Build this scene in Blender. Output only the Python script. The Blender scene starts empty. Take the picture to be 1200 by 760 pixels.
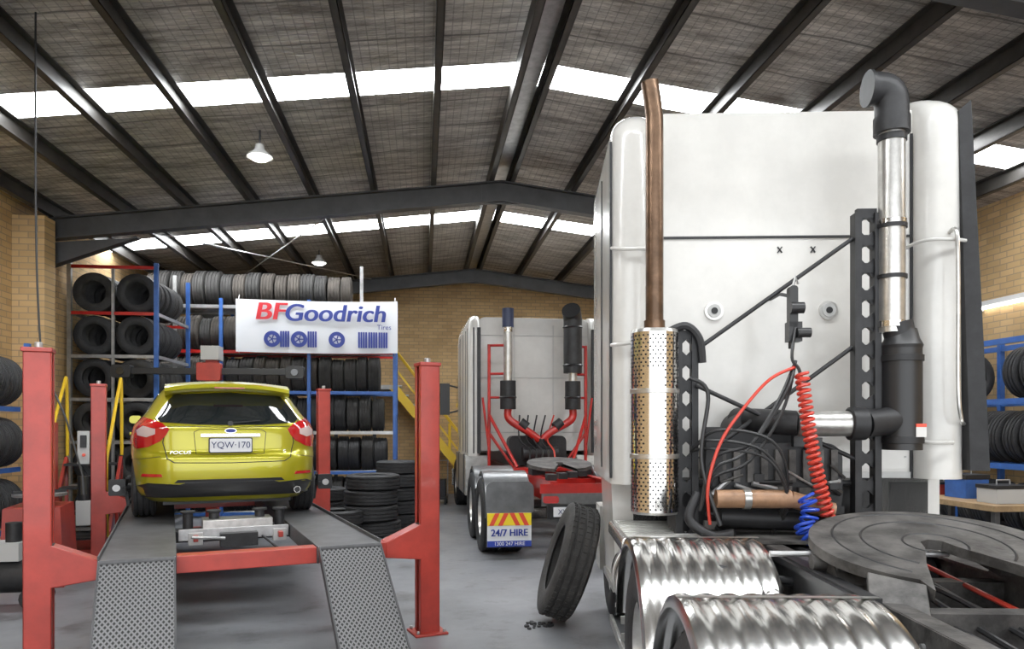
import bpy, bmesh, math, random
from mathutils import Vector, Matrix
from mathutils.bvhtree import BVHTree
random.seed(7)
R=math.radians
scene=bpy.context.scene
def T(x,y,z): return Matrix.Translation((x,y,z))
def RZ(d): return Matrix.Rotation(R(d),4,'Z')
def RX(d): return Matrix.Rotation(R(d),4,'X')
def RY(d): return Matrix.Rotation(R(d),4,'Y')

# ---------------------------------------------------------------- materials
def mat(name,col,rough=.5,metal=0.,noise=None,bump=None,emit=0.,coat=0.,col2=None,stretch=None,spec=None):
    m=bpy.data.materials.new(name); m.use_nodes=True
    nt=m.node_tree; N=nt.nodes; L=nt.links; b=N['Principled BSDF']
    b.inputs['Base Color'].default_value=(*col,1); b.inputs['Roughness'].default_value=rough
    b.inputs['Metallic'].default_value=metal
    if spec is not None: b.inputs['Specular IOR Level'].default_value=spec
    if coat: b.inputs['Coat Weight'].default_value=coat; b.inputs['Coat Roughness'].default_value=.05
    if emit:
        b.inputs['Emission Color'].default_value=(*col,1); b.inputs['Emission Strength'].default_value=emit
    src=None
    if noise or bump:
        tc=N.new('ShaderNodeTexCoord'); src=tc.outputs['Object']
        if stretch:
            mp=N.new('ShaderNodeMapping'); mp.inputs['Scale'].default_value=stretch
            L.new(src,mp.inputs['Vector']); src=mp.outputs['Vector']
    if noise:
        n=N.new('ShaderNodeTexNoise'); n.inputs['Scale'].default_value=noise[0]; n.inputs['Detail'].default_value=6
        n.inputs['Roughness'].default_value=.65
        L.new(src,n.inputs['Vector'])
        r=N.new('ShaderNodeValToRGB'); r.color_ramp.elements[0].position=.38; r.color_ramp.elements[1].position=.66
        c2=col2 or tuple(c*(1-noise[1]) for c in col)
        r.color_ramp.elements[0].color=(*c2,1); r.color_ramp.elements[1].color=(*col,1)
        L.new(n.outputs['Fac'],r.inputs['Fac']); L.new(r.outputs['Color'],b.inputs['Base Color'])
    if bump:
        n=N.new('ShaderNodeTexNoise'); n.inputs['Scale'].default_value=bump[0]; n.inputs['Detail'].default_value=4
        L.new(src,n.inputs['Vector'])
        bp=N.new('ShaderNodeBump'); bp.inputs['Strength'].default_value=bump[1]; bp.inputs['Distance'].default_value=.02
        L.new(n.outputs['Fac'],bp.inputs['Height']); L.new(bp.outputs['Normal'],b.inputs['Normal'])
    return m

def floor_mat():
    m=bpy.data.materials.new('stained_concrete'); m.use_nodes=True
    nt=m.node_tree; N=nt.nodes; L=nt.links; b=N['Principled BSDF']
    tc=N.new('ShaderNodeTexCoord')
    n=N.new('ShaderNodeTexNoise'); n.inputs['Scale'].default_value=.8; n.inputs['Detail'].default_value=8; n.inputs['Roughness'].default_value=.6
    L.new(tc.outputs['Object'],n.inputs['Vector'])
    r=N.new('ShaderNodeValToRGB'); e=r.color_ramp.elements; e[0].position=.3; e[0].color=(.135,.14,.15,1); e[1].position=.7; e[1].color=(.235,.24,.255,1)
    L.new(n.outputs['Fac'],r.inputs['Fac'])
    s=N.new('ShaderNodeTexNoise'); s.inputs['Scale'].default_value=2.6; s.inputs['Detail'].default_value=10; s.inputs['Roughness'].default_value=.7
    L.new(tc.outputs['Object'],s.inputs['Vector'])
    q=N.new('ShaderNodeValToRGB'); e=q.color_ramp.elements; e[0].position=.33; e[0].color=(.35,.34,.33,1); e[1].position=.47; e[1].color=(1,1,1,1)
    L.new(s.outputs['Fac'],q.inputs['Fac'])
    mx=N.new('ShaderNodeMix'); mx.data_type='RGBA'; mx.blend_type='MULTIPLY'; mx.inputs[0].default_value=.75
    L.new(r.outputs['Color'],mx.inputs[6]); L.new(q.outputs['Color'],mx.inputs[7]); L.new(mx.outputs[2],b.inputs['Base Color'])
    mr=N.new('ShaderNodeMapRange'); mr.inputs['To Min'].default_value=.28; mr.inputs['To Max'].default_value=.6
    L.new(s.outputs['Fac'],mr.inputs['Value']); L.new(mr.outputs[0],b.inputs['Roughness'])
    return m

def brick_mat(name,axis):
    m=bpy.data.materials.new(name); m.use_nodes=True
    nt=m.node_tree; N=nt.nodes; L=nt.links; b=N['Principled BSDF']; b.inputs['Roughness'].default_value=.85
    tc=N.new('ShaderNodeTexCoord'); sp=N.new('ShaderNodeSeparateXYZ'); cb=N.new('ShaderNodeCombineXYZ')
    L.new(tc.outputs['Object'],sp.inputs[0])
    L.new(sp.outputs['X' if axis=='x' else 'Y'],cb.inputs['X']); L.new(sp.outputs['Z'],cb.inputs['Y'])
    t=N.new('ShaderNodeTexBrick'); L.new(cb.outputs[0],t.inputs['Vector'])
    t.inputs['Scale'].default_value=1; t.inputs['Brick Width'].default_value=.24; t.inputs['Row Height'].default_value=.086
    t.inputs['Mortar Size'].default_value=.007; t.inputs['Bias'].default_value=-.1
    t.inputs['Color1'].default_value=(.64,.43,.21,1); t.inputs['Color2'].default_value=(.50,.33,.15,1)
    t.inputs['Mortar'].default_value=(.36,.27,.16,1)
    n=N.new('ShaderNodeTexNoise'); n.inputs['Scale'].default_value=1.3; n.inputs['Detail'].default_value=5
    L.new(tc.outputs['Object'],n.inputs['Vector'])
    mx=N.new('ShaderNodeMix'); mx.data_type='RGBA'; mx.blend_type='MULTIPLY'; mx.inputs[0].default_value=.4
    rr=N.new('ShaderNodeValToRGB'); rr.color_ramp.elements[0].color=(.6,.55,.5,1); rr.color_ramp.elements[0].position=.3
    rr.color_ramp.elements[1].position=.6
    L.new(n.outputs['Fac'],rr.inputs['Fac']); L.new(t.outputs['Color'],mx.inputs[6]); L.new(rr.outputs['Color'],mx.inputs[7])
    L.new(mx.outputs[2],b.inputs['Base Color'])
    bp=N.new('ShaderNodeBump'); bp.inputs['Strength'].default_value=.4; bp.inputs['Distance'].default_value=.01; bp.invert=True
    L.new(t.outputs['Fac'],bp.inputs['Height']); L.new(bp.outputs['Normal'],b.inputs['Normal'])
    return m

def mesh_holes_mat(name,light,dark,sx,sy,metal=.6):
    m=bpy.data.materials.new(name); m.use_nodes=True
    nt=m.node_tree; N=nt.nodes; L=nt.links; b=N['Principled BSDF']
    tc=N.new('ShaderNodeTexCoord'); sp=N.new('ShaderNodeSeparateXYZ'); L.new(tc.outputs['Object'],sp.inputs[0])
    def M(op,a,bv=None):
        q=N.new('ShaderNodeMath'); q.operation=op
        for i,v in enumerate((a,bv)):
            if v is None: continue
            if isinstance(v,(int,float)): q.inputs[i].default_value=v
            else: L.new(v,q.inputs[i])
        return q.outputs[0]
    def tri(o,s): return M('ABSOLUTE',M('SUBTRACT',M('FRACT',M('MULTIPLY',o,s)),.5))
    s=M('ADD',tri(sp.outputs['X'],sx),tri(sp.outputs['Y'],sy))
    h=M('GREATER_THAN',M('ABSOLUTE',M('SUBTRACT',s,.5)),.2)
    mx=N.new('ShaderNodeMix'); mx.data_type='RGBA'; L.new(h,mx.inputs[0])
    mx.inputs[6].default_value=(*light,1); mx.inputs[7].default_value=(*dark,1)
    L.new(mx.outputs[2],b.inputs['Base Color']); b.inputs['Metallic'].default_value=metal; b.inputs['Roughness'].default_value=.5
    bp=N.new('ShaderNodeBump'); bp.invert=True; bp.inputs['Strength'].default_value=.6; bp.inputs['Distance'].default_value=.008
    L.new(h,bp.inputs['Height']); L.new(bp.outputs['Normal'],b.inputs['Normal'])
    return m

def foil_mat():
    m=bpy.data.materials.new('foil_insulation'); m.use_nodes=True
    nt=m.node_tree; N=nt.nodes; L=nt.links; b=N['Principled BSDF']
    tc=N.new('ShaderNodeTexCoord')
    mp=N.new('ShaderNodeMapping'); mp.inputs['Scale'].default_value=(.7,3.2,1); L.new(tc.outputs['Object'],mp.inputs['Vector'])
    n=N.new('ShaderNodeTexNoise'); n.inputs['Scale'].default_value=2.0; n.inputs['Detail'].default_value=9; n.inputs['Roughness'].default_value=.75
    L.new(mp.outputs[0],n.inputs['Vector'])
    r=N.new('ShaderNodeValToRGB'); e=r.color_ramp.elements
    e[0].position=.36; e[0].color=(.17,.145,.125,1); e[1].position=.64; e[1].color=(.74,.69,.63,1)
    L.new(n.outputs['Fac'],r.inputs['Fac'])
    sp=N.new('ShaderNodeSeparateXYZ'); L.new(tc.outputs['Object'],sp.inputs[0])
    def M(op,a,bv=None):
        q=N.new('ShaderNodeMath'); q.operation=op
        for i,v in enumerate((a,bv)):
            if v is None: continue
            if isinstance(v,(int,float)): q.inputs[i].default_value=v
            else: L.new(v,q.inputs[i])
        return q.outputs[0]
    nw=N.new('ShaderNodeTexNoise'); nw.inputs['Scale'].default_value=1.2; L.new(tc.outputs['Object'],nw.inputs['Vector'])
    yy=M('ADD',sp.outputs['Y'],M('MULTIPLY',nw.outputs['Fac'],.12))
    fr=M('FRACT',M('MULTIPLY',yy,1.35)); lap=M('LESS_THAN',fr,.035)
    gx=M('LESS_THAN',M('FRACT',M('MULTIPLY',sp.outputs['X'],11)),.13)
    gy=M('LESS_THAN',M('FRACT',M('MULTIPLY',sp.outputs['Y'],11)),.13)
    g=M('MULTIPLY',M('MAXIMUM',gx,gy),.45)
    k=M('MAXIMUM',M('MULTIPLY',lap,.8),g)
    mx=N.new('ShaderNodeMix'); mx.data_type='RGBA'; L.new(k,mx.inputs[0]); L.new(r.outputs['Color'],mx.inputs[6]); mx.inputs[7].default_value=(.10,.09,.08,1)
    L.new(mx.outputs[2],b.inputs['Base Color'])
    b.inputs['Metallic'].default_value=.4; b.inputs['Roughness'].default_value=.38
    n2=N.new('ShaderNodeTexNoise'); n2.inputs['Scale'].default_value=5; n2.inputs['Detail'].default_value=7; n2.inputs['Roughness'].default_value=.65
    mp2=N.new('ShaderNodeMapping'); mp2.inputs['Scale'].default_value=(.6,2.2,1); L.new(tc.outputs['Object'],mp2.inputs['Vector']); L.new(mp2.outputs[0],n2.inputs['Vector'])
    bp=N.new('ShaderNodeBump'); bp.inputs['Strength'].default_value=1; bp.inputs['Distance'].default_value=.14
    L.new(n2.outputs['Fac'],bp.inputs['Height']); L.new(bp.outputs['Normal'],b.inputs['Normal'])
    return m

m_floor=floor_mat()
m_brick_x=brick_mat('cream_brick_x','x'); m_brick_y=brick_mat('cream_brick_y','y')
m_foil=foil_mat()
m_sky=mat('translucent_skylight',(.95,.98,1.),.5,emit=25)
m_steel_dk=mat('dark_painted_steel',(.05,.05,.052),.5,noise=(3,.4))
m_purlin=mat('purlin_steel',(.06,.055,.05),.45,.3,noise=(4,.4))
m_galv=mat('galvanised',(.55,.55,.55),.35,.7,noise=(8,.3))
m_red=mat('red_lift_paint',(.46,.045,.03),.38,noise=(5,.25),coat=.2)
m_red2=mat('red_truck_paint',(.52,.018,.013),.3,noise=(5,.3),coat=.3)
m_dkmetal=mat('dark_runway_steel',(.10,.10,.105),.5,.3,noise=(6,.4))
m_mesh=mesh_holes_mat('expanded_mesh',(.20,.20,.205),(.025,.025,.025),30,20,.4)
m_tyre=mat('rubber',(.024,.024,.026),.68,noise=(14,.4),bump=(50,.3))
m_tyre2=mat('rubber_dusty',(.045,.043,.041),.8,noise=(5,.5),bump=(40,.3))
m_tyre3=mat('rubber_brown',(.075,.064,.054),.85,noise=(5,.5),bump=(40,.3))
m_black=mat('black_plastic',(.015,.015,.016),.4)
m_blackm=mat('black_matt_steel',(.024,.024,.026),.5,.2,noise=(9,.5))
m_blue=mat('blue_rack_paint',(.035,.13,.45),.45,noise=(6,.3))
m_white=mat('white_truck_paint',(.66,.645,.61),.24,noise=(1.5,.16),coat=.4)
m_whitep=mat('white_plastic',(.75,.75,.75),.5)
m_chrome=mat('polished_steel',(.80,.79,.77),.20,1.,noise=(4,.14))
m_shield=mat('polished_shield',(.84,.83,.81),.13,1.,noise=(5,.10))
m_alu=mat('brushed_aluminium',(.68,.67,.64),.30,.85,noise=(12,.25))
m_rust=mat('heat_browned_pipe',(.24,.145,.09),.33,.75,noise=(4,.6))
m_grease=mat('greasy_steel',(.13,.122,.115),.55,.25,noise=(6,.72),bump=(14,.35))
m_orange=mat('brown_canister',(.40,.22,.12),.45,noise=(10,.4))
m_car=mat('lime_gold_paint',(.46,.42,.012),.28,.4,coat=.8)
m_glass=mat('dark_glass',(.012,.015,.016),.04,0.,coat=1.)
m_tail=mat('tail_lamp_red',(.50,.01,.012),.1,coat=1.)
m_tailc=mat('tail_lamp_clear',(.65,.50,.48),.1,coat=1.)
m_plate=mat('number_plate_white',(.78,.79,.81),.35)
m_ink=mat('plate_ink',(.015,.03,.12),.5)
m_yellow=mat('yellow_paint',(.75,.48,.02),.4)
m_bred=mat('banner_red',(.62,.02,.03),.5); m_bblue=mat('banner_blue',(.02,.04,.26),.5)
m_banner=mat('banner_vinyl',(.74,.76,.80),.45,bump=(2.5,.4))
m_signy=mat('sign_yellow',(.90,.66,.02),.4); m_signr=mat('sign_red',(.75,.07,.03),.4); m_signb=mat('sign_blue',(.02,.05,.35),.4)
m_hred=mat('red_hose',(.58,.05,.03),.35); m_hblue=mat('blue_hose',(.02,.07,.5),.3)
m_lamp=mat('lamp_glow',(1,.97,.9),.5,emit=10)
m_grey=mat('grey_box_paint',(.45,.45,.44),.45)
m_mudg=mat('grey_mudguard',(.22,.225,.23),.3,.6,noise=(5,.3))
m_green=mat('green_paint',(.08,.35,.05),.5)
m_wood=mat('ply_wood',(.40,.26,.13),.6,noise=(6,.4))
m_bcap=mat('dark_blue_cap',(.02,.03,.08),.3)

# ---------------------------------------------------------------- mesh builder
class MB:
    def __init__(s,M=None): s.v=[];s.f=[];s.m=[];s.mats=[];s.M=M or Matrix.Identity(4)
    def add(s,vs,fs,mt,M=None):
        X=s.M@M if M is not None else s.M
        if mt not in s.mats: s.mats.append(mt)
        k=s.mats.index(mt); n=len(s.v)
        s.v+=[tuple(X@Vector(p)) for p in vs]
        for f in fs: s.f.append(tuple(i+n for i in f)); s.m.append(k)
    def box(s,x0,x1,y0,y1,z0,z1,mt,M=None):
        vs=[(x,y,z) for z in (z0,z1) for y in (y0,y1) for x in (x0,x1)]
        s.add(vs,[(0,2,3,1),(4,5,7,6),(0,1,5,4),(2,6,7,3),(0,4,6,2),(1,3,7,5)],mt,M)
    def beam(s,p0,p1,w,h,mt):
        p0=Vector(p0);p1=Vector(p1);d=p1-p0;L=d.length;d.normalize()
        up=Vector((0,0,1)) if abs(d.z)<.98 else Vector((0,1,0))
        sx=d.cross(up).normalized(); uz=sx.cross(d)
        X=Matrix((( sx.x,d.x,uz.x,p0.x),(sx.y,d.y,uz.y,p0.y),(sx.z,d.z,uz.z,p0.z),(0,0,0,1)))
        s.box(-w/2,w/2,0,L,-h/2,h/2,mt,X)
    def tube(s,path,r,mt,seg=10,caps=True,r1=None):
        P=[Vector(p) for p in path]; n=len(P); vs=[];fs=[]
        t0=(P[1]-P[0]).normalized(); a=Vector((0,0,1)) if abs(t0.z)<.9 else Vector((1,0,0))
        nrm=t0.cross(a).normalized()
        for i in range(n):
            t=(P[min(i+1,n-1)]-P[max(i-1,0)]).normalized()
            nrm=(nrm-t*nrm.dot(t)).normalized(); bn=t.cross(nrm)
            rr=r if r1 is None else r+(r1-r)*i/(n-1)
            for k in range(seg):
                an=2*math.pi*k/seg; vs.append(P[i]+nrm*rr*math.cos(an)+bn*rr*math.sin(an))
        for i in range(n-1):
            for k in range(seg):
                fs.append((i*seg+k,i*seg+(k+1)%seg,(i+1)*seg+(k+1)%seg,(i+1)*seg+k))
        if caps: fs.append(tuple(range(seg))[::-1]); fs.append(tuple(range((n-1)*seg,n*seg)))
        s.add(vs,fs,mt)
    def cyl(s,p0,p1,r,mt,r1=None,seg=20): s.tube([p0,p1],r,mt,seg,True,r1)
    def lathe(s,prof,mt,M=None,seg=36,closed=False,a0=0,a1=360):
        full=abs(a1-a0)>=360; ns=seg if full else seg+1; n=len(prof); vs=[];fs=[]
        for k in range(ns):
            an=R(a0+(a1-a0)*k/seg)
            for r,h in prof: vs.append((r*math.cos(an),r*math.sin(an),h))
        for k in range(seg):
            k2=(k+1)%ns
            for i in range(n if closed else n-1):
                j=(i+1)%n; fs.append((k*n+i,k2*n+i,k2*n+j,k*n+j))
        s.add(vs,fs,mt,M)
    def prism(s,poly,y0,y1,mt,M=None):
        n=len(poly); vs=[(x,y0,z) for x,z in poly]+[(x,y1,z) for x,z in poly]
        fs=[tuple(range(n)),tuple(range(n,2*n))[::-1]]+[(i,(i+1)%n,n+(i+1)%n,n+i) for i in range(n)]
        s.add(vs,fs,mt,M)
    def tyre(s,M,ro=.33,ri=.2,w=.24,mt=None,seg=32,rim=None,lugs=False):
        mt=mt or m_tyre; g=ro-.012
        a=[(ri,-w*.42),(ri+.03,-w*.5),(ro-.07,-w*.52),(ro-.02,-w*.47),(ro,-w*.40)]
        for q in (-.25,0,.25): a+=[(ro,w*(q-.04)),(g,w*(q-.03)),(g,w*(q+.03)),(ro,w*(q+.04))]
        a+=[(ro,w*.40),(ro-.02,w*.47),(ro-.07,w*.52),(ri+.03,w*.5),(ri,w*.42),(ri+.05,w*.32),(ri+.05,-w*.32)]
        s.lathe(a,mt,M,seg,True)
        if lugs:
            for k in range(52):
                an=2*math.pi*k/52
                for z0,z1 in ((-.40,-.30),(-.20,-.05),(.05,.20),(.30,.40)):
                    s.box(-.012,.012,ro-.004,ro+.007,z0*w,z1*w,mt,M@Matrix.Rotation(an+.03*(z0>0),4,'Z'))
        if rim:
            h=w*.42
            s.lathe([(ri+.005,-h),(ri+.005,h),(ri-.015,h),(ri-.03,h*.6),(ri-.05,h*.2),(ri*.45,-h*.1),(ri*.42,h*.5),(0.001,h*.55)],rim,M,seg)
            s.lathe([(ri-.015,-h),(ri-.03,-h*.6),(ri*.5,-h*.2),(.001,-h*.15)],rim,M,seg)
            for k in range(8):
                an=2*math.pi*k/8; c=Vector((ri*.68*math.cos(an),ri*.68*math.sin(an),h*.12))
                s.add([c+Vector((.022*math.cos(q*math.pi/3),.022*math.sin(q*math.pi/3),.02)) for q in range(6)],[tuple(range(6))],m_black,M)
    def build(s,name,M=None,parent=None,bevel=0,angle=38):
        me=bpy.data.meshes.new(name); me.from_pydata(s.v,[],s.f)
        for q in s.mats: me.materials.append(q)
        me.polygons.foreach_set('material_index',s.m)
        bm=bmesh.new(); bm.from_mesh(me); bmesh.ops.recalc_face_normals(bm,faces=bm.faces); bm.to_mesh(me); bm.free()
        me.polygons.foreach_set('use_smooth',[True]*len(me.polygons))
        me.set_sharp_from_angle(angle=R(angle)); me.update()
        o=bpy.data.objects.new(name,me); scene.collection.objects.link(o)
        if parent: o.parent=parent
        if M is not None: o.matrix_local=M
        if bevel:
            b=o.modifiers.new('bevel','BEVEL'); b.width=bevel; b.segments=2; b.limit_method='ANGLE'; b.angle_limit=R(40)
            b.harden_normals=False
        return o
def group(name,M=None):
    e=bpy.data.objects.new(name,None); e.empty_display_size=.3; scene.collection.objects.link(e)
    if M is not None: e.matrix_world=M
    return e
def text(name,body,size,M,mt,parent=None,shear=0,off=0,sx=1,ext=.003):
    c=bpy.data.curves.new(name,'FONT'); c.body=body; c.size=size; c.align_x='CENTER'; c.align_y='CENTER'
    c.extrude=ext; c.shear=shear; c.offset=off; c.materials.append(mt)
    o=bpy.data.objects.new(name,c); scene.collection.objects.link(o)
    if parent: o.parent=parent
    o.matrix_local=M@Matrix.Diagonal((sx,1,1,1)); return o
def rrect(x0,x1,z0,z1,rs,n=8):
    if not isinstance(rs,(list,tuple)): rs=[rs]*4
    out=[]
    for (cx,cz,a0),r in zip(((x0,z0,180),(x1,z0,270),(x1,z1,0),(x0,z1,90)),rs):
        px=cx+(r if cx==x0 else -r); pz=cz+(r if cz==z0 else -r)
        if r<=0: out.append((cx,cz)); continue
        for i in range(n+1):
            a=R(a0+90*i/n); out.append((px+r*math.cos(a),pz+r*math.sin(a)))
    return out
def spline(pts,n=8):
    P=[Vector(p) for p in pts]; out=[]
    for i in range(len(P)-1):
        a=P[max(i-1,0)];b=P[i];c=P[i+1];d=P[min(i+2,len(P)-1)]
        for k in range(n):
            t=k/n; out.append(.5*((2*b)+(c-a)*t+(2*a-5*b+4*c-d)*t*t+(3*b-a-3*c+d)*t**3))
    out.append(P[-1]); return out
def coil(path,rad,turns,r,mb,mt,seg=6):
    P=spline(path,12); L=[0]
    for i in range(1,len(P)): L.append(L[-1]+(P[i]-P[i-1]).length)
    tot=L[-1]; out=[]; n=int(turns*12)
    for k in range(n+1):
        s=tot*k/n; i=1
        while i<len(L)-1 and L[i]<s: i+=1
        f=(s-L[i-1])/max(1e-6,L[i]-L[i-1]); p=P[i-1].lerp(P[i],f); t=(P[i]-P[i-1]).normalized()
        a=Vector((0,1,0)) if abs(t.y)<.9 else Vector((1,0,0)); u=t.cross(a).normalized(); w=t.cross(u)
        an=2*math.pi*k/12; out.append(p+u*rad*math.cos(an)+w*rad*math.sin(an))
    mb.tube(out,r,mt,seg)

# ================================================================ BUILDING
B=RZ(6.8)
RB=1.19; HW=6.8; ZR=5.68; SL=.12
BL=RB-HW; BR=RB+HW; A0=-3.5; A1=19.0
def rz(b): return ZR-abs(b-RB)*SL
mb=MB(); mb.box(BL-.2,BR+.2,A0,A1+.2,-.15,0,m_floor); mb.build('floor',B)
mb=MB(); mb.box(BL-.2,BL,A0,A1+.2,0,rz(BL),m_brick_y); mb.build('wall_left',B)
mb=MB(); mb.box(BR,BR+.2,A0,A1+.2,0,rz(BR),m_brick_y); mb.build('wall_right',B)
mb=MB(); mb.prism([(BL,0),(BR,0),(BR,rz(BR)),(RB,ZR),(BL,rz(BL))],A1,A1+.2,m_brick_x); mb.build('wall_rear',B)
mb=MB()
sk=[(2.2,2.8),(8.0,8.55),(13.55,14.2)]  # first strip is out of view, added at similar spacing for extra light
def slab(mb,a0,a1,mt,t=.05):
    for b0,b1 in ((BL-.2,RB),(RB,BR+.2)):
        z0,z1=rz(b0),rz(b1)
        vs=[(b0,a0,z0),(b1,a0,z1),(b1,a1,z1),(b0,a1,z0)]; vs+= [(x,y,z+t) for x,y,z in vs]
        mb.add(vs,[(0,3,2,1),(4,5,6,7),(0,1,5,4),(1,2,6,5),(2,3,7,6),(3,0,4,7)],mt)
prev=A0-.3
for a,b in sk: slab(mb,prev,a,m_foil); prev=b
slab(mb,prev,A1+.4,m_foil)
mb.build('ceiling',B)
for i,(a,b) in enumerate(sk):
    mb=MB(); slab(mb,a,b,m_sky,.03); mb.build('window_skylight_%d'%(i+1),B)
# purlins
mb=MB()
bs=[RB-.19,RB+.19]
for k in range(8): bs+=[RB-1.07-k*.9,RB+1.14+k*1.0]
for b in bs:
    if b<BL+.05 or b>BR-.05: continue
    z=rz(b)-.004; w=.012; sg=1 if b<RB else -1
    mb.box(b-w/2,b+w/2,A0,A1,z-.21,z,m_purlin)
    mb.box(b,b+sg*.07,A0,A1,z-.21,z-.198,m_purlin)
    mb.box(b,b+sg*.07,A0,A1,z-.012,z,m_purlin)
    mb.box(b+sg*.06,b+sg*.07,A0,A1,z-.21,z-.185,m_purlin)
mb.box(RB-.11,RB+.11,A0,A1,ZR-.05,ZR-.03,m_galv)
mb.build('roof_purlins',B)
# portal frames
def ibeam(mb,p0,p1,d,w,mt):
    p0=Vector(p0);p1=Vector(p1)
    u=Vector((0,0,1)) if abs((p1-p0).normalized().z)<.9 else Vector((1,0,0))
    mb.beam(p0,p1,.012 if u.z else .012,d,mt) if u.z else mb.box(p0.x-d/2,p0.x+d/2,p0.y-.006,p0.y+.006,p0.z,p1.z,mt)
    if u.z:
        for s in (-1,1): mb.beam(p0+u*s*d/2,p1+u*s*d/2,w,.02,mt)
    else:
        for s in (-1,1): mb.box(p0.x+s*d/2-.01,p0.x+s*d/2+.01,p0.y-w/2,p0.y+w/2,p0.z,p1.z,mt)
for i,a in enumerate((5.0,11.35,17.7)):
    mb=MB(); t=.22+.15
    ibeam(mb,(BL+.15,a,rz(BL+.15)-t),(RB,a,ZR-t),.29,.17,m_steel_dk)
    ibeam(mb,(BR-.15,a,rz(BR-.15)-t),(RB,a,ZR-t),.29,.17,m_steel_dk)
    for s,bb in ((1,BL),(-1,BR)):
        ibeam(mb,(bb+s*.17,a,0),(bb+s*.17,a,rz(bb)-.3),.3,.16,m_steel_dk)
        z=rz(bb)-.52
        mb.add([(bb+s*.3,a-.006,z),(bb+s*1.5,a-.006,z+.1),(bb+s*.3,a-.006,z-.35),(bb+s*.3,a+.006,z),(bb+s*1.5,a+.006,z+.1),(bb+s*.3,a+.006,z-.35)],
               [(0,1,2),(3,5,4),(0,3,4,1),(1,4,5,2),(2,5,3,0)],m_steel_dk)
        mb.beam((bb+s*.3,a,z-.35),(bb+s*1.5,a,z+.1),.16,.02,m_steel_dk)
    mb.box(RB-.3,RB+.3,a-.02,a+.02,ZR-.56,ZR-.24,m_steel_dk)
    mb.build('portal_frame' ,B)
for a in (4.6,10.93,17.28):
    mb=MB(); mb.box(BL,BL+.42,a,a+.30,0,rz(BL)-.25,m_brick_x); mb.build('brick_pier',B)
mb=MB()
for (b0,a0,b1,a1) in ((-4.6,11.6,-1.2,17.4),(-1.2,11.6,-4.6,17.4)):
    mb.cyl((b0,a0,rz(b0)-.28),(b1,a1,rz(b1)-.28),.012,m_galv,seg=8)
mb.build('roof_brace_rods',B)
mb=MB(); mb.box(BL,BL+.06,3.5,10.4,2.95,3.02,m_green); mb.build('trim_1',B)

def pendant(b,a,z):
    mb=MB(); top=rz(b)-.005
    mb.cyl((b,a,z+.1),(b,a,top),.012,m_steel_dk,seg=8)
    mb.lathe([(.001,.13),(.05,.12),(.06,.06),(.09,.03),(.15,-.02),(.155,-.035),(.145,-.03),(.08,.01),(.001,.02)],m_grey,T(b,a,z),28)
    mb.lathe([(.13,-.032),(.09,-.065),(.001,-.08)],m_lamp,T(b,a,z),24)
    mb.build('pendant_lamp',B)
pendant(-1.97,9.3,5.0); pendant(-2.1,15.4,5.05)
def batten(b,a0,a1,z):
    mb=MB(); mb.box(b-.06,b,a0,a1,z,z+.07,m_whitep); mb.cyl((b-.05,a0+.03,z-.03),(b-.05,a1-.03,z-.03),.018,m_lamp,seg=12)
    mb.box(b-.08,b,a0,a0+.03,z-.06,z+.07,m_whitep); mb.box(b-.08,b,a1-.03,a1,z-.06,z+.07,m_whitep)
    mb.build('fluorescent_batten',B)
batten(BR-.01,8.6,9.8,3.42)
mb=MB(); P=spline([(-3.85,6.0,5.05),(-3.85,6.0,3.6),(-3.83,6.0,2.7),(-3.78,6.0,2.2),(-3.6,6.0,1.75),(-3.5,6.05,1.3)],8)
mb.tube(P,.008,m_black,6); mb.cyl((-3.5,6.05,1.3),(-3.49,6.05,1.15),.02,m_black,seg=10); mb.build('hanging_air_cable')

# ================================================================ RACKS + TYRES
AX=RY(90)
def tm(i): return (m_tyre,m_tyre2,m_tyre2,m_tyre3)[i]
FA,BA=14.4,15.25
lv=[.10,.86,1.62,2.38,3.14,3.98]
rack=group('tyre_storage_rack',B)
mb=MB()
ups=[-5.35,-3.75,-2.15,-.55]
for i,b in enumerate(ups):
    for a in (FA,BA):
        mb.box(b-.03,b+.03,a-.03,a+.03,0,4.45 if i in(0,) else 4.1,m_blue if i in (1,2,3) else m_galv)
    for z in (.5,1.5,2.5,3.4): mb.beam((b,FA,z),(b,BA,z+.45),.03,.03,m_blue)
    mb.box(b-.07,b+.07,FA-.06,FA+.06,0,.012,m_blue)
mb.box(-4.6,-4.54,FA-.03,FA+.03,2.0,4.5,m_galv); mb.box(-1.2,-1.14,FA-.03,FA+.03,3.9,4.75,m_galv)
for j,z in enumerate(lv):
    for a in (FA+.02,BA-.02):
        mb.box(ups[0],ups[-1],a-.02,a+.02,z-.06,z,(m_blue,m_blue,m_galv,m_blue,m_red2,m_galv)[j])
    for a in (FA+.3,FA+.55): mb.cyl((ups[0],a,z-.02),(ups[-1],a,z-.02),.02,m_galv,seg=8)
mb.build('frame',None,rack)
mb=MB()
for j,z in enumerate(lv):
    b=ups[0]+.2; end=-1.25 if j==5 else -.7
    while b<end-.2:
        ro=random.uniform(.315,.35) ; w=random.uniform(.2,.27)
        mb.tyre(T(b+w/2,FA+.40,z+ro)@RZ(random.uniform(-3,3))@AX,ro,ro*.6,w*.97,tm(random.choice([1,2,3,3]) if j>=3 else random.choice([0,0,1])),26)
        b+=w+.004
mb.build('stored_tyres',None,rack)
rack=group('wall_tyre_rack',B)
mb=MB()
b0,b1,a0,a1=-5.52,-4.22,12.4,14.0
wl=(.12,.80,1.48,2.16,2.84,3.52)
for b in (b0,b1):
    for a in (a0,a1): mb.box(b-.03,b+.03,a-.03,a+.03,0,4.3,m_blue if b==b1 else m_galv)
mb.box((b0+b1)/2-.02,(b0+b1)/2+.02,a0-.02,a0+.02,0,4.2,m_galv)
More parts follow.
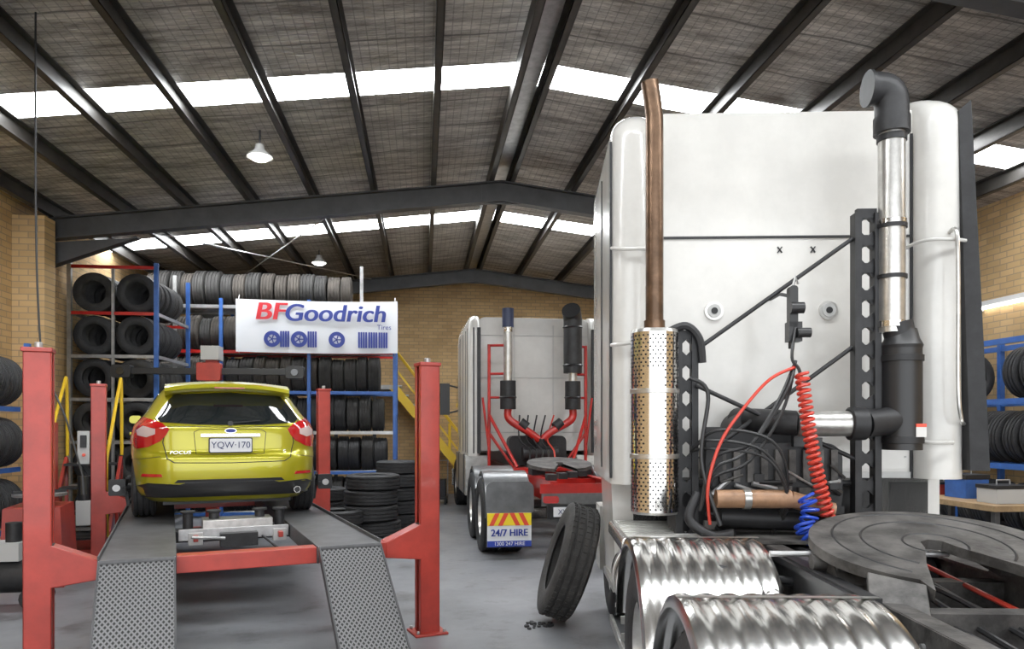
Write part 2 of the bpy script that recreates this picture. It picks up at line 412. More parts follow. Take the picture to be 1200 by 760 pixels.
for z in wl:
    for b in (b0,b1): mb.box(b-.02,b+.02,a0,a1,z-.05,z,m_galv)
    for a in (a0,a1): mb.box(b0,b1,a-.02,a+.02,z-.05,z,m_red2 if z>3 else m_galv)
mb.box(b0,b1,a0-.02,a0+.02,4.2,4.25,m_red2)
mb.build('frame',None,rack)
mb=MB()
for z in wl:
    for b in (-5.19,-4.55):
        a=a0+.16
        while a<a1-.1:
            mb.tyre(T(b+random.uniform(-.01,.01),a,z+.32)@RZ(random.uniform(-6,6))@RX(90+random.uniform(-2,10)),.312,.18,.2,tm(random.choice([0,0,1])),30); a+=.225
mb.build('stored_tyres',None,rack)
rack=group('low_tyre_rack',B)
mb=MB()
for b in (-5.5,-4.95):
    for a in (7.4,8.7,10.0): mb.box(b-.03,b+.03,a-.03,a+.03,0,2.75,m_blue)
for z in (.45,1.2,1.95):
    for b in (-5.4,-5.05): mb.box(b-.02,b+.02,7.4,10.0,z-.06,z,m_blue)
mb.build('frame',None,rack)
mb=MB()
for z in (.45,1.2,1.95):
    a=7.6
    while a<9.95:
        mb.tyre(T(-5.2,a,z+.31)@RX(90+random.uniform(-5,5)),.31,.19,.19,m_tyre,30)
        a+=.215
mb.build('stored_tyres',None,rack)
rack=group('tyre_storage_rack',B)
mb=MB()
for b in (7.15,7.85):
    for a in (7.6,9.3,10.9,12.5): mb.box(b-.035,b+.035,a-.03,a+.03,0,2.85,m_blue)
for z in (.35,1.25,2.05,2.8):
    for b in (7.15,7.85): mb.box(b-.025,b+.025,7.6,12.5,z-.07,z,m_blue)
mb.build('frame',None,rack)
mb=MB()
for z in (.35,1.25,2.05):
    a=7.85
    while a<12.3:
        if random.random()<.72: mb.tyre(T(7.5,a,z+.33)@RX(90+random.uniform(-6,6)),.33,.2,.22,tm(random.choice([0,0,1])),28)
        a+=.27
mb.build('stored_tyres',None,rack)
# banner
g=group('tyre_brand_banner',B)
mb=MB(); n=24
def bz(b): return .012*math.sin(b*3.1)
vs=[];fs=[]
X0,X1,Z0,Z1=-3.46,-.49,3.10,4.08
for k in range(n+1):
    b=X0+(X1-X0)*k/n; sag=.02*math.sin(math.pi*k/n)
    for zz in (Z0-sag,Z1-sag*1.2): vs.append((b,FA-.12+bz(b),zz))
    for zz in (Z0-sag,Z1-sag*1.2): vs.append((b,FA-.105+bz(b),zz))
for k in range(n):
    q=k*4; fs+=[(q,q+4,q+5,q+1),(q+2,q+3,q+7,q+6),(q,q+2,q+6,q+4),(q+1,q+5,q+7,q+3)]
mb.add(vs,fs,m_banner)
for b in (X0+.05,X1-.05):
    mb.tube([(b,FA-.11,Z1-.03),(b,FA-.045,Z1+.08)],.006,m_galv,6); mb.tube([(b,FA-.11,Z0+.03),(b,FA-.045,Z0-.05)],.006,m_galv,6)
mb.build('vinyl_sheet',None,g)
for dx in (-.011,-.004,.004,.011):
    text('logo_initials','BF',.45,T(-2.84+dx,FA-.15+dx*.1,3.84)@RX(90),m_bred,g,.15,.002,1.2)
    text('logo_name','Goodrich',.45,T(-1.65+dx,FA-.15+dx*.1,3.82)@RX(90),m_bblue,g,.15,.002,1.07)
text('logo_sub','Tires',.13,T(-.74,FA-.15,3.58)@RX(90),m_bblue,g)
mb=MB()
def ptyre(cx,kind):
    if kind=='f':
        mb.lathe([(.08,0),(.15,0),(.15,.008),(.08,.008)],m_bblue,T(cx,FA-.14,3.34)@RX(90),24,True)
        for k in range(5):
            a=k*1.2566; mb.beam((cx,FA-.143,3.34),(cx+.085*math.cos(a),FA-.143,3.34+.085*math.sin(a)),.008,.02,m_bblue)
    else:
        for q in range(4): mb.prism(rrect(cx-.085+q*.044,cx-.05+q*.044,3.19,3.49,.012),FA-.148,FA-.14,m_bblue)
for cx,kind in ((-2.80,'f'),(-2.57,'s'),(-2.31,'f'),(-2.07,'s'),(-1.62,'f'),(-1.14,'s'),(-.95,'s'),(-.76,'s')): ptyre(cx,kind)
mb.build('printed_tyres',None,g)

def stack(name,x,y,n,ro,w,M=None):
    mb=MB()
    for i in range(n): mb.tyre(T(x+random.uniform(-.03,.03),y+random.uniform(-.03,.03),w*(i+.52)*1.02),ro,ro*.6,w*.97,m_tyre,40)
    mb.build(name,M)
stack('tyre_stack',-2.2,11.7,4,.42,.235)
stack('tyre_stack',-3.2,12.6,3,.36,.22)
stack('tyre_stack',-1.95,12.75,5,.36,.22)
stack('tyre_stack',-2.62,11.25,2,.36,.22)

# yellow stair at the rear
mb=MB()
n=12; xb,xt=1.3,-.7; ht=2.7
for i in range(n):
    t=(i+.5)/n; x=xb+(xt-xb)*t; mb.box(x-.13,x+.1,17.95,18.8,ht*(i+1)/n-.03,ht*(i+1)/n,m_galv)
for a in (17.92,18.83):
    mb.beam((xb+.1,a,.08),(xt-.05,a,ht),.04,.2,m_yellow)
    mb.tube([(xb,a,.1),(xb,a,1.0),(xt,a,ht+.9),(xt,a,ht)],.022,m_yellow,8)
    mb.beam((xb,a,.55),(xt,a,ht+.45),.03,.03,m_yellow)
    for t in (.33,.66): x=xb+(xt-xb)*t; mb.cyl((x,a,ht*t),(x,a,ht*t+.9),.018,m_yellow,seg=8)
mb.box(-2.2,xt+.05,17.9,18.95,ht-.1,ht,m_galv)
for x in (-2.1,-1.2): mb.box(x,x+.08,17.95,18.03,0,ht-.1,m_steel_dk)
mb.build('steel_staircase',B)
mb=MB(T(-1.68,16.4,0))
mb.box(-.25,.25,-.2,.2,.12,.16,m_blackm); mb.box(-.22,.22,-.18,.18,.16,.55,m_blackm)
for x in (-.22,.22):
    for y in (-.16,.16): mb.cyl((x-.02,y,.06),(x+.02,y,.06),.06,m_tyre,seg=14)
mb.tube([(-.24,.2,.16),(-.24,.24,.95),(.24,.24,.95),(.24,.2,.16)],.015,m_galv,8)
mb.build('tool_trolley')
mb=MB(T(-1.95,13.75,0)@RZ(25))
mb.box(-.22,.22,-.21,.21,.42,.45,m_whitep); mb.prism(rrect(-.22,.22,.5,.85,[.02,.02,.08,.08]),.19,.215,m_whitep)
for x in (-.2,.2):
    mb.beam((x*1.1,-.22,0),(x,-.19,.43),.035,.035,m_whitep); mb.beam((x*1.1,.24,0),(x,.19,.85),.035,.035,m_whitep)
    mb.beam((x*1.1,-.2,.64),(x*1.1,.2,.66),.04,.025,m_whitep); mb.beam((x*1.1,-.2,.43),(x*1.1,-.2,.64),.03,.03,m_whitep)
mb.build('plastic_chair')

mb=MB(T(-5.72,10.0,0)@RZ(20))
for i in range(4):
    mb.box(-.32,.32,-.7+.3*i,-.4+.3*i,.3*(i+1)-.03,.3*(i+1),m_blackm)
for x in (-.34,.34):
    mb.beam((x,-.75,.1),(x,.5,1.25),.04,.1,m_red)
    for p in ((-.7,.3),(.1,.9),(.5,1.2)): mb.box(x-.02,x+.02,p[0]-.02,p[0]+.02,.1,p[1],m_red)
    mb.tube(spline([(x,-.7,.3),(x,-.75,1.15),(x,-.5,1.5),(x,.3,2.25),(x,.5,2.3),(x,.55,1.3)],6),.022,m_yellow,8)
    mb.cyl((x,-.7,.07),(x+.03,-.7,.07),.07,m_tyre,seg=12); mb.cyl((x,.5,.07),(x+.03,.5,.07),.07,m_tyre,seg=12)
mb.box(-.34,.34,-.72,.52,.1,.15,m_red)
mb.build('mobile_steps')
# tyre changing machine, left of the lift
mb=MB(T(-5.15,8.1,0)@RZ(20))
mb.prism([(-.3,0),(.3,0),(.26,.85),(-.26,.85)],-.35,.35,m_red); mb.cyl((0,0,.85),(0,0,.95),.1,m_blackm)
mb.lathe([(.001,0),(.26,0),(.26,.03),(.001,.03)],m_galv,T(0,0,.95),28)
for k in range(4):
    a=k*1.5708+.4; mb.beam((.12*math.cos(a),.12*math.sin(a),.99),(.25*math.cos(a),.25*math.sin(a),.99),.05,.04,m_blackm)
mb.box(-.07,.07,.36,.5,.1,1.75,m_red); mb.box(-.05,.05,-.1,.5,1.62,1.74,m_red); mb.cyl((0,-.05,1.12),(0,-.05,1.85),.022,m_galv,seg=12); mb.box(-.04,.04,-.12,.0,1.08,1.14,m_blackm)
for x in (-.12,0,.12): mb.box(x-.04,x+.04,-.47,-.35,.06,.09,m_blackm)
mb.build('tyre_changer')
# compressor nearby
mb=MB(T(-4.75,7.0,0)@RZ(10))
mb.cyl((-.3,0,.3),(.3,0,.3),.16,m_blackm,seg=24); mb.box(-.14,.14,-.12,.12,.45,.62,m_grey); mb.cyl((.05,0,.6),(.05,0,.8),.07,m_blackm)
for x in (-.25,.25): mb.cyl((x,-.15,.1),(x,-.10,.1),.1,m_tyre,seg=14); mb.cyl((x,.10,.1),(x,.15,.1),.1,m_tyre,seg=14); mb.box(x-.02,x+.02,-.12,.12,.08,.18,m_red)
mb.build('air_compressor')
# wheel aligner gantry ahead of the car
mb=MB(T(-4.74,11.75,0)@RZ(6.8))
mb.box(-.35,.35,-.2,.25,0,.1,m_red); mb.box(-.09,.09,-.07,.07,.1,2.85,m_red)
mb.prism(rrect(-1.3,1.3,2.52,2.62,.045),-.16,-.05,m_black)
for s in (-1,1): mb.prism(rrect(s*1.3-.14,s*1.3+.14,2.46,2.66,.04),-.22,-.04,m_black); mb.cyl((s*1.3,-.22,2.56),(s*1.3,-.24,2.56),.06,m_glass)
mb.prism(rrect(-.18,.18,2.42,2.70,.03),-.24,-.1,m_red); mb.box(-.14,.14,-.16,.1,2.75,2.97,m_grey)
mb.build('wheel_aligner_gantry',None,None,.006)
mb=MB()
mb.box(6.0,6.9,7.2,9.0,.8,.86,m_wood)
for b in (6.05,6.82):
    for a in (7.25,8.92): mb.box(b,b+.06,a,a+.06,0,.8,m_steel_dk)
mb.box(6.05,6.85,7.25,8.95,.3,.33,m_steel_dk)
mb.build('workbench',B)
for (b,a,w,d,h,mt) in ((6.2,7.4,.4,.3,.2,m_grey),(6.3,8.0,.3,.35,.28,m_blue),(6.25,8.5,.35,.25,.16,m_red)):
    mb=MB(T(b,a,.86)); mb.box(0,w,0,d,0,h*.8,mt); mb.box(-.01,w+.01,-.01,d+.01,h*.8,h,m_blackm); mb.tube([(w*.3,d/2,h),(w*.3,d/2,h+.05),(w*.7,d/2,h+.05),(w*.7,d/2,h)],.01,m_galv,6)
    mb.build('tool_box',B,None,.004)

# ================================================================ FOUR POST LIFT
LM=T(-1.945,5.575,0)@RZ(24.7)
RH=.79; LL=4.6
RWX={-1:-.77,1:.70}
lift=group('four_post_lift',LM)
mb=MB()
for sx in (-1,1):
    for y in (0,LL):
        x=sx*1.37; w=.08
        mb.box(x-w,x+w,y-w,y-w+.012,0,2.2,m_red); mb.box(x-w,x+w,y+w-.012,y+w,0,2.2,m_red)
        mb.box(x+sx*w-sx*.012 if sx>0 else x-w,(x+w) if sx>0 else x-w+.012,y-w,y+w,0,2.2,m_red)
        mb.box(x-sx*w-.004,x-sx*w+.004,y-w,y-w+.05,0,2.2,m_red); mb.box(x-sx*w-.004,x-sx*w+.004,y+w-.05,y+w,0,2.2,m_red)
        mb.box(x-w-.01,x+w+.01,y-w-.01,y+w+.01,2.2,2.23,m_red)
        mb.cyl((x,y,2.23),(x,y,2.27),.025,m_galv,seg=10)
        mb.box(x-.14,x+.14,y-.13,y+.13,0,.018,m_red)
        for bx in (-.11,.11):
            for by in (-.1,.1): mb.cyl((x+bx,y+by,.018),(x+bx,y+by,.045),.014,m_galv,seg=8)
        mb.box(x-.02,x+.02,y-.05,y+.05,.1,2.1,m_blackm)
mb.build('posts',None,lift,.004)
mb=MB()
for y in (0,LL):
    mb.box(-1.3,1.3,y-.075,y+.075,RH-.135,RH-.012,m_red)
    for sx in (-1,1):
        mb.add([(sx*1.0,y-.08,RH-.135),(sx*1.3,y-.08,RH-.17),(sx*1.3,y-.08,RH+.12),(sx*1.0,y-.08,RH-.01),
                (sx*1.0,y+.08,RH-.135),(sx*1.3,y+.08,RH-.17),(sx*1.3,y+.08,RH+.12),(sx*1.0,y+.08,RH-.01)],
               [(0,1,2,3),(7,6,5,4),(0,4,5,1),(1,5,6,2),(2,6,7,3),(3,7,4,0)],m_red)
        mb.box(sx*1.33-.05,sx*1.33+.05,y-.05,y+.05,RH-.17,RH+.12,m_blackm)
mb.build('cross_beams',None,lift,.006)
mb=MB()
for sx in (-1,1):
    x=RWX[sx]
    mb.box(x-.24,x+.24,-.12,5.5,RH-.012,RH,m_dkmetal)
    for s in (-1,1): mb.box(x+s*.24-.006,x+s*.24+.006,-.12,5.5,RH-.13,RH+.03 if s*sx>0 else RH,m_dkmetal)
    mb.cyl((x-.24,-.13,RH-.02),(x+.24,-.13,RH-.02),.02,m_galv,seg=10)
    mb.box(x-.2,x+.2,5.42,5.46,RH,RH+.12,m_dkmetal)
mb.build('runways',None,lift,.003)
for sx in (-1,1):
    mb=MB(); L=1.17
    mb.box(-.235,.235,0,L,-.012,0,m_mesh)
    for s in (-1,1): mb.box(s*.235-.006,s*.235+.006,0,L,-.05,.012,m_dkmetal)
    for y in (.3,.6,.9): mb.box(-.23,.23,y-.01,y+.01,-.05,-.012,m_dkmetal)
    mb.cyl((-.235,0,-.01),(.235,0,-.01),.022,m_dkmetal,seg=10)
    ang=math.degrees(math.asin((RH-.07)/L))
    mb.build('ramp_%d'%(1 if sx<0 else 2),T(RWX[sx],-.15,RH-.01)@RZ(180)@RX(-ang),lift)
mb=MB()
mb.box(-.53,.46,1.35,1.6,RH-.12,RH-.02,m_blackm); mb.box(-.5,.44,1.3,1.34,RH-.1,RH+.0,m_galv)
mb.box(-.3,.3,1.32,1.62,RH-.02,RH+.07,m_alu)
for x in (-.42,-.2,.2,.38): mb.cyl((x,1.47,RH-.02),(x,1.47,RH+.13),.045,m_blackm,seg=14); mb.cyl((x,1.47,RH+.13),(x,1.47,RH+.15),.065,m_tyre,seg=14)
mb.box(-.16,.16,1.2,1.32,RH-.16,RH-.04,m_blackm); mb.tube(spline([(.2,1.25,RH-.08),(.35,1.1,RH-.2),(.5,1.2,RH-.25),(.62,1.4,RH-.1)],6),.012,m_black,6)
for x in (-.36,.36): mb.box(x-.06,x+.06,1.28,1.36,RH-.14,RH-.03,m_grey); mb.box(x-.02,x+.02,1.2,1.3,RH-.1,RH-.05,m_red)
mb.tube([(-.12,1.2,RH-.08),(-.4,1.15,RH-.05)],.014,m_galv,8)
mb.build('rolling_jack',None,lift,.004)
mb=MB()
x=-1.37; mb.box(x-.22,x-.09,LL-.1,LL+.12,1.25,1.65,m_grey); mb.box(x-.19,x-.12,LL-.115,LL-.1,1.45,1.6,m_blackm)
mb.cyl((x-.15,LL-.13,1.36),(x-.15,LL-.1,1.36),.02,m_signr,seg=10); mb.cyl((x-.15,LL,.8),(x-.15,LL,1.1),.08,m_blackm); mb.box(x-.24,x-.08,LL-.08,LL+.08,.5,.8,m_grey)
mb.build('power_unit',None,lift,.004)

# ================================================================ CAR
CM=LM@T(-.03,1.78,RH)@Matrix.Diagonal((1,1,.955,1))
car=group('hatchback_car',CM)
tab=[(.20,.78,.14,4.15),(.27,.86,.05,4.25),(.36,.89,.015,4.31),(.48,.90,0,4.34),(.60,.905,.0,4.33),(.66,.91,.015,4.30),(.70,.91,.055,4.25),(.78,.91,.065,4.08),
     (.88,.90,.075,3.75),(.96,.875,.09,3.3),(1.01,.84,.12,3.08),(1.10,.775,.19,2.85),(1.20,.715,.27,2.62),(1.30,.655,.35,2.38),(1.37,.60,.41,2.2),(1.41,.54,.5,2.05),(1.435,.44,.66,1.85),(1.445,.25,.95,1.6)]
def carslice(z):
    i=0
    while i<len(tab)-2 and tab[i+1][0]<z: i+=1
    a=tab[max(i-1,0)];b=tab[i];c=tab[i+1];d=tab[min(i+2,len(tab)-1)]
    t=(z-b[0])/(c[0]-b[0]); o=[]
    for k in (1,2,3):
        mb_=(c[k]-a[k])/max(1e-6,c[0]-a[0])*(c[0]-b[0]); mc=(d[k]-b[k])/max(1e-6,d[0]-b[0])*(c[0]-b[0])
        o.append((2*t**3-3*t*t+1)*b[k]+(t**3-2*t*t+t)*mb_+(-2*t**3+3*t*t)*c[k]+(t**3-t*t)*mc)
    return o
zs=[.20+(1.445-.20)*i/58 for i in range(59)]
NP=128; vs=[];fs=[]
for z in zs:
    w,y0,y1=carslice(z); n=5.5 if z<1.0 else max(4.0,5.5-(z-1.0)*4)
    for k in range(NP):
        a=2*math.pi*(k+.5)/NP; c,s=math.cos(a),math.sin(a)
        X=w*math.copysign(abs(c)**(2/n),c); Y=math.copysign(abs(s)**(2/n),s)
        vs.append((X,(y0+y1)/2+Y*(y1-y0)/2,z))
for i in range(len(zs)-1):
    for k in range(NP): fs.append((i*NP+k,i*NP+(k+1)%NP,(i+1)*NP+(k+1)%NP,(i+1)*NP+k))
fs.append(tuple(range(NP))[::-1]); fs.append(tuple(range((len(zs)-1)*NP,len(zs)*NP)))
mb=MB(); mb.add(vs,fs,m_car); body=mb.build('body_shell',None,car,0,50)
body.data.materials.append(m_black)
bvh=BVHTree.FromPolygons([Vector(v) for v in vs],fs)
cut=MB()
for y in (.80,3.43):
    for s in (-1,1): cut.cyl((s*.60,y,.32),(s*1.1,y,.32),.365,m_black,seg=40)
co=cut.build('arch_cut',None,car)
mo=body.modifiers.new('b','BOOLEAN'); mo.object=co; mo.operation='DIFFERENCE'; mo.solver='EXACT'
bpy.context.view_layer.update()
dg=bpy.context.evaluated_depsgraph_get(); nm=bpy.data.meshes.new_from_object(body.evaluated_get(dg),preserve_all_data_layers=True,depsgraph=dg)
body.modifiers.clear(); old=body.data; body.data=nm; bpy.data.objects.remove(co)
nm.set_sharp_from_angle(angle=R(40))

pm=MB()
def ray(a,z,axis,cen):
    f=1.
    for _ in range(30):
        aa=cen[0]+(a-cen[0])*f; zz=cen[1]+(z-cen[1])*f
        if axis=='y': h=bvh.ray_cast(Vector((aa,-2,zz)),Vector((0,1,0)))
        elif axis=='l': h=bvh.ray_cast(Vector((-3,aa,zz)),Vector((1,0,0)))
        elif axis=='r': h=bvh.ray_cast(Vector((3,aa,zz)),Vector((-1,0,0)))
        elif axis=='f': h=bvh.ray_cast(Vector((aa,7,zz)),Vector((0,-1,0)))
        if h[0] is not None:
            nn=h[1]; d={'y':(0,1,0),'l':(1,0,0),'r':(-1,0,0),'f':(0,-1,0)}[axis]
            if nn.dot(Vector(d))>0: nn=-nn
            return h[0],nn
        f*=.985
    return Vector((0,0,0)),Vector((0,-1,0))
def dens(poly,st=.04):
    o=[]
    for i in range(len(poly)):
        a=Vector(poly[i]);b=Vector(poly[(i+1)%len(poly)]); n=max(1,int((b-a).length/st))
        for k in range(n): o.append(tuple(a.lerp(b,k/n)))
    return o
def patch(poly,axis,mt,off=.004,rings=7):
    P=dens(poly); cx=sum(p[0] for p in P)/len(P); cz=sum(p[1] for p in P)/len(P); n=len(P); vs=[];fs=[]
    for o in (-.004,off):
        for r in ([0] if o<0 else range(rings)):
            f=1-r/rings
            for p in P:
                l,nn=ray(cx+(p[0]-cx)*f,cz+(p[1]-cz)*f,axis,(cx,cz)); vs.append(l+nn*o)
    l,nn=ray(cx,cz,axis,(cx,cz)); vs.append(l+nn*off); c=len(vs)-1
    for r in range(rings):
        for k in range(n): fs.append((r*n+k,r*n+(k+1)%n,(r+1)*n+(k+1)%n,(r+1)*n+k))
    for k in range(n): fs.append((rings*n+k,rings*n+(k+1)%n,c))
    pm.add(vs,fs,mt)
def mir(p): return [(-x,z) for x,z in p][::-1]
rw=[(-.66,1.04),(-.62,1.0),(-.3,.975),(0,.97),(.3,.975),(.62,1.0),(.66,1.04),(.60,1.15),(.53,1.25),(.50,1.285),(0,1.315),(-.50,1.285),(-.53,1.25),(-.60,1.15)]
patch(rw,'y',m_glass,.006,10)
tl=[(.60,.985),(.76,1.05),(.86,1.01),(.90,.90),(.89,.79),(.82,.735),(.72,.755),(.62,.81),(.57,.87),(.54,.93)]
tli=[(.66,.93),(.76,.96),(.82,.92),(.81,.87),(.73,.85),(.66,.88)]
for f in (lambda p:p,mir):
    patch(f(tl),'y',m_tail,.010,6); patch(f(tli),'y',m_tailc,.016,4)
    patch(f([(.60,.46),(.78,.46),(.77,.49),(.61,.49)]),'y',m_tail,.012,3)
patch([(-.82,.26),(.82,.26),(.86,.35),(.72,.40),(.45,.385),(.40,.40),(-.40,.40),(-.45,.385),(-.72,.40),(-.86,.35)],'y',m_black,.012,8)
patch([(-.5,.40),(.5,.40),(.47,.43),(-.47,.43)],'y',m_black,.008,3)
sg=[(.62,1.01),(2.9,1.0),(2.62,1.16),(2.2,1.30),(1.5,1.34),(.95,1.31),(.68,1.18)]
for ax in ('l','r'):
    patch(sg,ax,m_glass,.006,6)
    for y in (1.25,2.2): patch(rrect(y,y+.2,.86,.89,.01,3),ax,m_car,.03,2)
    patch([(1.25,.24),(2.95,.24),(2.95,.30),(1.25,.30)],ax,m_black,.01,3)
patch([(-.66,1.02),(.66,1.02),(.56,1.3),(-.56,1.3)],'f',m_glass,.006,8)
patch([(-.4,.38),(.4,.38),(.48,.52),(-.48,.52)],'f',m_black,.006,5)
for f in (lambda p:p,mir): patch(f([(.5,.62),(.84,.66),(.86,.76),(.6,.72)]),'f',m_tailc,.01,4)
def line(pts,axis='y',r=.005,mt=None,off=.001):
    P=[]
    for i in range(len(pts)-1):
        for k in range(10): P.append(Vector(pts[i]).lerp(Vector(pts[i+1]),k/10))
    P.append(Vector(pts[-1])); O=[]
    for p in P:
        l,nn=ray(p.x,p.y,axis,(0,.7)); O.append(l+nn*off)
    pm.tube(O,r,mt or m_black,6)
for s in (-1,1):
    line([(s*.67,1.04),(s*.58,.90),(s*.60,.80),(s*.56,.64),(s*.50,.60)])
    line([(s*.50,.60),(0,.59)])
    line([(s*.56,.96),(s*.30,.955),(0,.95)],r=.004)
    line([(s*.90,.62),(s*.62,.66)],r=.003)
    line([(s*.31,.68),(s*.33,.90),(s*.28,.93),(0,.935)],r=.003)
line([(-.31,.68),(0,.67),(.31,.68)],r=.003)
line([(.70,1.0),(1.2,.98),(1.22,.4)],'l',.004); line([(.70,1.0),(1.2,.98),(1.22,.4)],'r',.004)
l1,_=ray(0,.99,'y',(0,.7)); l2,_=ray(.28,1.02,'y',(0,.7))
pm.tube([l1+Vector((0,-.02,0)),l2+Vector((0,-.02,0))],.009,m_black,6); pm.cyl(l1+Vector((0,-.035,0)),l1+Vector((0,.01,0)),.025,m_black)
pm.build('trim_and_glass',None,car)
mb=MB(); vs=[];fs=[]; n=25
for k in range(n):
    u=-1+2*k/(n-1); x=u*.585; c=u*u*.07; dz=-.05*u*u
    vs+=[(x,.25+c,1.335+dz),(x,.21+c,1.365+dz),(x,.23+c,1.405+dz),(x,.42+c*.5,1.437+dz*.8),(x,.62,1.44+dz*.7),(x,.62,1.34+dz),(x,.42,1.32+dz)]
for k in range(n-1):
    for i in range(7): fs.append((k*7+i,k*7+(i+1)%7,(k+1)*7+(i+1)%7,(k+1)*7+i))
fs+=[tuple(range(7)),tuple(range((n-1)*7,n*7))]
mb.add(vs,fs,m_car); mb.box(-.14,.14,.205,.24,1.352,1.364,m_tail)
mb.build('roof_spoiler',None,car)
mb=MB(); mb.prism(rrect(-.19,.19,.70,.835,.012),.02,.045,m_plate); mb.prism(rrect(-.2,.2,.69,.845,.015),.028,.055,m_black)
mb.box(-.27,.27,.025,.09,.855,.885,m_chrome)
E=[(.055*math.cos(a*math.pi/12),.915+.026*math.sin(a*math.pi/12)) for a in range(24)]
E2=[(.047*math.cos(a*math.pi/12),.915+.020*math.sin(a*math.pi/12)) for a in range(24)]
mb.prism(E,.05,.10,m_chrome); mb.prism(E2,.044,.06,m_bblue)
mb.cyl((.62,-.01,.30),(.62,.2,.30),.035,m_chrome); mb.cyl((.62,-.012,.30),(.62,0,.30),.028,m_black)
mb.box(-.6,.6,.3,3.9,.16,.22,m_black)
mb.cyl((-.7,.8,.28),(.7,.8,.28),.05,m_blackm); mb.box(-.35,.35,.5,.7,.18,.3,m_blackm)
for s in (-1,1):
    mb.prism(rrect(s*.93-.07,s*.93+.07,1.0,1.10,.04),2.76,2.86,m_car); mb.beam((s*.82,2.82,1.0),(s*.9,2.80,1.02),.05,.04,m_black)
mb.build('plate_badge_mirrors',None,car)
text('plate_text','YQW·170',.092,T(0,.016,.768)@RX(90),m_ink,car,0,.0,.92,.002)
l,_=ray(-.42,.67,'y',(0,.7)); text('model_badge','FOCUS',.045,T(-.45,l.y-.012,.70)@RX(90),m_chrome,car,.2,0,1.3,.003)
text('trim_badge','S',.05,T(.50,l.y-.012,.70)@RX(90),m_chrome,car,.0,0,1.3,.003)
mb=MB()
for y in (.80,3.43):
    for s in (-1,1):
        mb.tyre(T(s*.775,y,.322)@RY(s*90),.32,.215,.215,m_tyre,40,m_alu)
mb.build('wheels',None,car)
for s in (-1,1):
    mb=MB(CM@T(s*.95,.80,.32))
    mb.cyl((-s*.06,0,0),(s*.08,0,0),.04,m_blackm); mb.beam((0,-.2,-.02),(0,.2,.02),.03,.05,m_blackm)
    for k in range(3):
        a=k*2.094+.5; mb.beam((0,0,0),(-s*.03,.2*math.cos(a),.2*math.sin(a)),.03,.03,m_blackm)
    mb.prism(rrect(-.14 if s<0 else -.01,.01 if s<0 else .14,-.08,.09,.02),-.16,-.12,m_blackm); mb.cyl((s*.07,-.165,.0),(s*.07,-.16,.0),.035,m_galv)
    mb.build('wheel_alignment_clamp')

# ================================================================ TRUCK 1 (large white, right)
TM=T(1.91,5,0)@RZ(-2)@T(-1.91,-5,0)
tr=group('white_prime_mover',TM); CX=1.91
mb=MB()
mb.prism(rrect(.80,2.94,1.36,3.82,[.05,.05,.24,.24]),5.0,7.3,m_white)
def column(x0,x1,z0,z1,y0,y1,mt,out):
    sec=rrect(x0,x1,y0,y1,[.12,.12,.02,.02],7)
    n=len(sec); vs=[];fs=[]; r=.22; hs=[(z0,0,0)]
    for k in range(9):
        t=R(90*k/8); q=r*(1-math.cos(t)); hs.append((z1-r+r*math.sin(t),q,q))
    w=x1-x0; inner=x1 if out<0 else x0
    for z,qx,qy in hs:
        for x,y in sec: vs.append((inner+(x-inner)*(1-qx/w),y1+(y-y1)*(1-qy*1.6/(y1-y0)),z))
    for i in range(len(hs)-1):
        for k in range(n): fs.append((i*n+k,i*n+(k+1)%n,(i+1)*n+(k+1)%n,(i+1)*n+k))
    fs+=[tuple(range(n)),tuple(range((len(hs)-1)*n,len(hs)*n))]
    mb.add(vs,fs,mt)
column(.66,.93,1.32,3.84,4.84,6.4,m_white,-1)
column(2.68,2.97,1.36,3.92,4.84,6.4,m_white,1)
mb.box(.95,2.67,4.985,5.01,1.36,1.40,m_grey)
mb.box(.96,2.67,4.984,5.0,2.970,2.985,m_blackm)
mb.box(.932,.947,4.984,5.0,1.36,3.60,m_blackm); mb.box(2.664,2.678,4.984,5.0,1.36,3.66,m_blackm)
mb.prism(rrect(.965,2.65,1.42,2.955,.04),4.990,5.0,m_white)
mb.box(.86,2.94,5.3,7.2,1.0,1.36,m_blackm); mb.prism(rrect(.95,2.87,2.1,2.95,.08),7.29,7.32,m_glass)
mb.box(.76,3.06,7.0,7.4,.35,.95,m_white); mb.box(1.2,2.62,7.3,7.34,1.05,1.9,m_blackm)
mb.box(.795,.80,6.5,7.1,2.2,2.95,m_glass); mb.box(2.94,2.945,6.5,7.1,2.2,2.95,m_glass)
mb.box(.652,.662,5.55,5.58,1.4,3.55,m_blackm)
mb.prism([(.74,.55),(1.2,.55),(1.2,1.36),(.70,1.36)],5.3,6.15,m_white)
mb.box(.735,.76,5.35,6.1,.85,.9,m_blackm); mb.box(.72,.76,5.35,6.1,.5,.55,m_alu)
mb.prism([(2.62,.55),(3.02,.55),(3.02,1.36),(2.62,1.36)],5.3,6.15,m_white)
mb.build('cab',None,tr,.012)
mb=MB()
for x in (1.36,2.12):
    mb.cyl((x,4.97,2.48),(x,5.0,2.48),.062,m_alu,seg=28); mb.cyl((x,4.962,2.48),(x,4.975,2.48),.045,m_grey,seg=24); mb.cyl((x,4.958,2.48),(x,4.965,2.48),.022,m_blackm,seg=16)
for x in (1.80,2.02): 
    mb.beam((x-.015,4.985,2.87),(x+.015,4.985,2.91),.006,.008,m_blackm); mb.beam((x+.015,4.985,2.87),(x-.015,4.985,2.91),.006,.008,m_blackm)
for k in range(12):
    for x in (.985,2.63): mb.cyl((x,4.982,1.5+k*.13),(x,4.992,1.5+k*.13),.006,m_grey,seg=8)
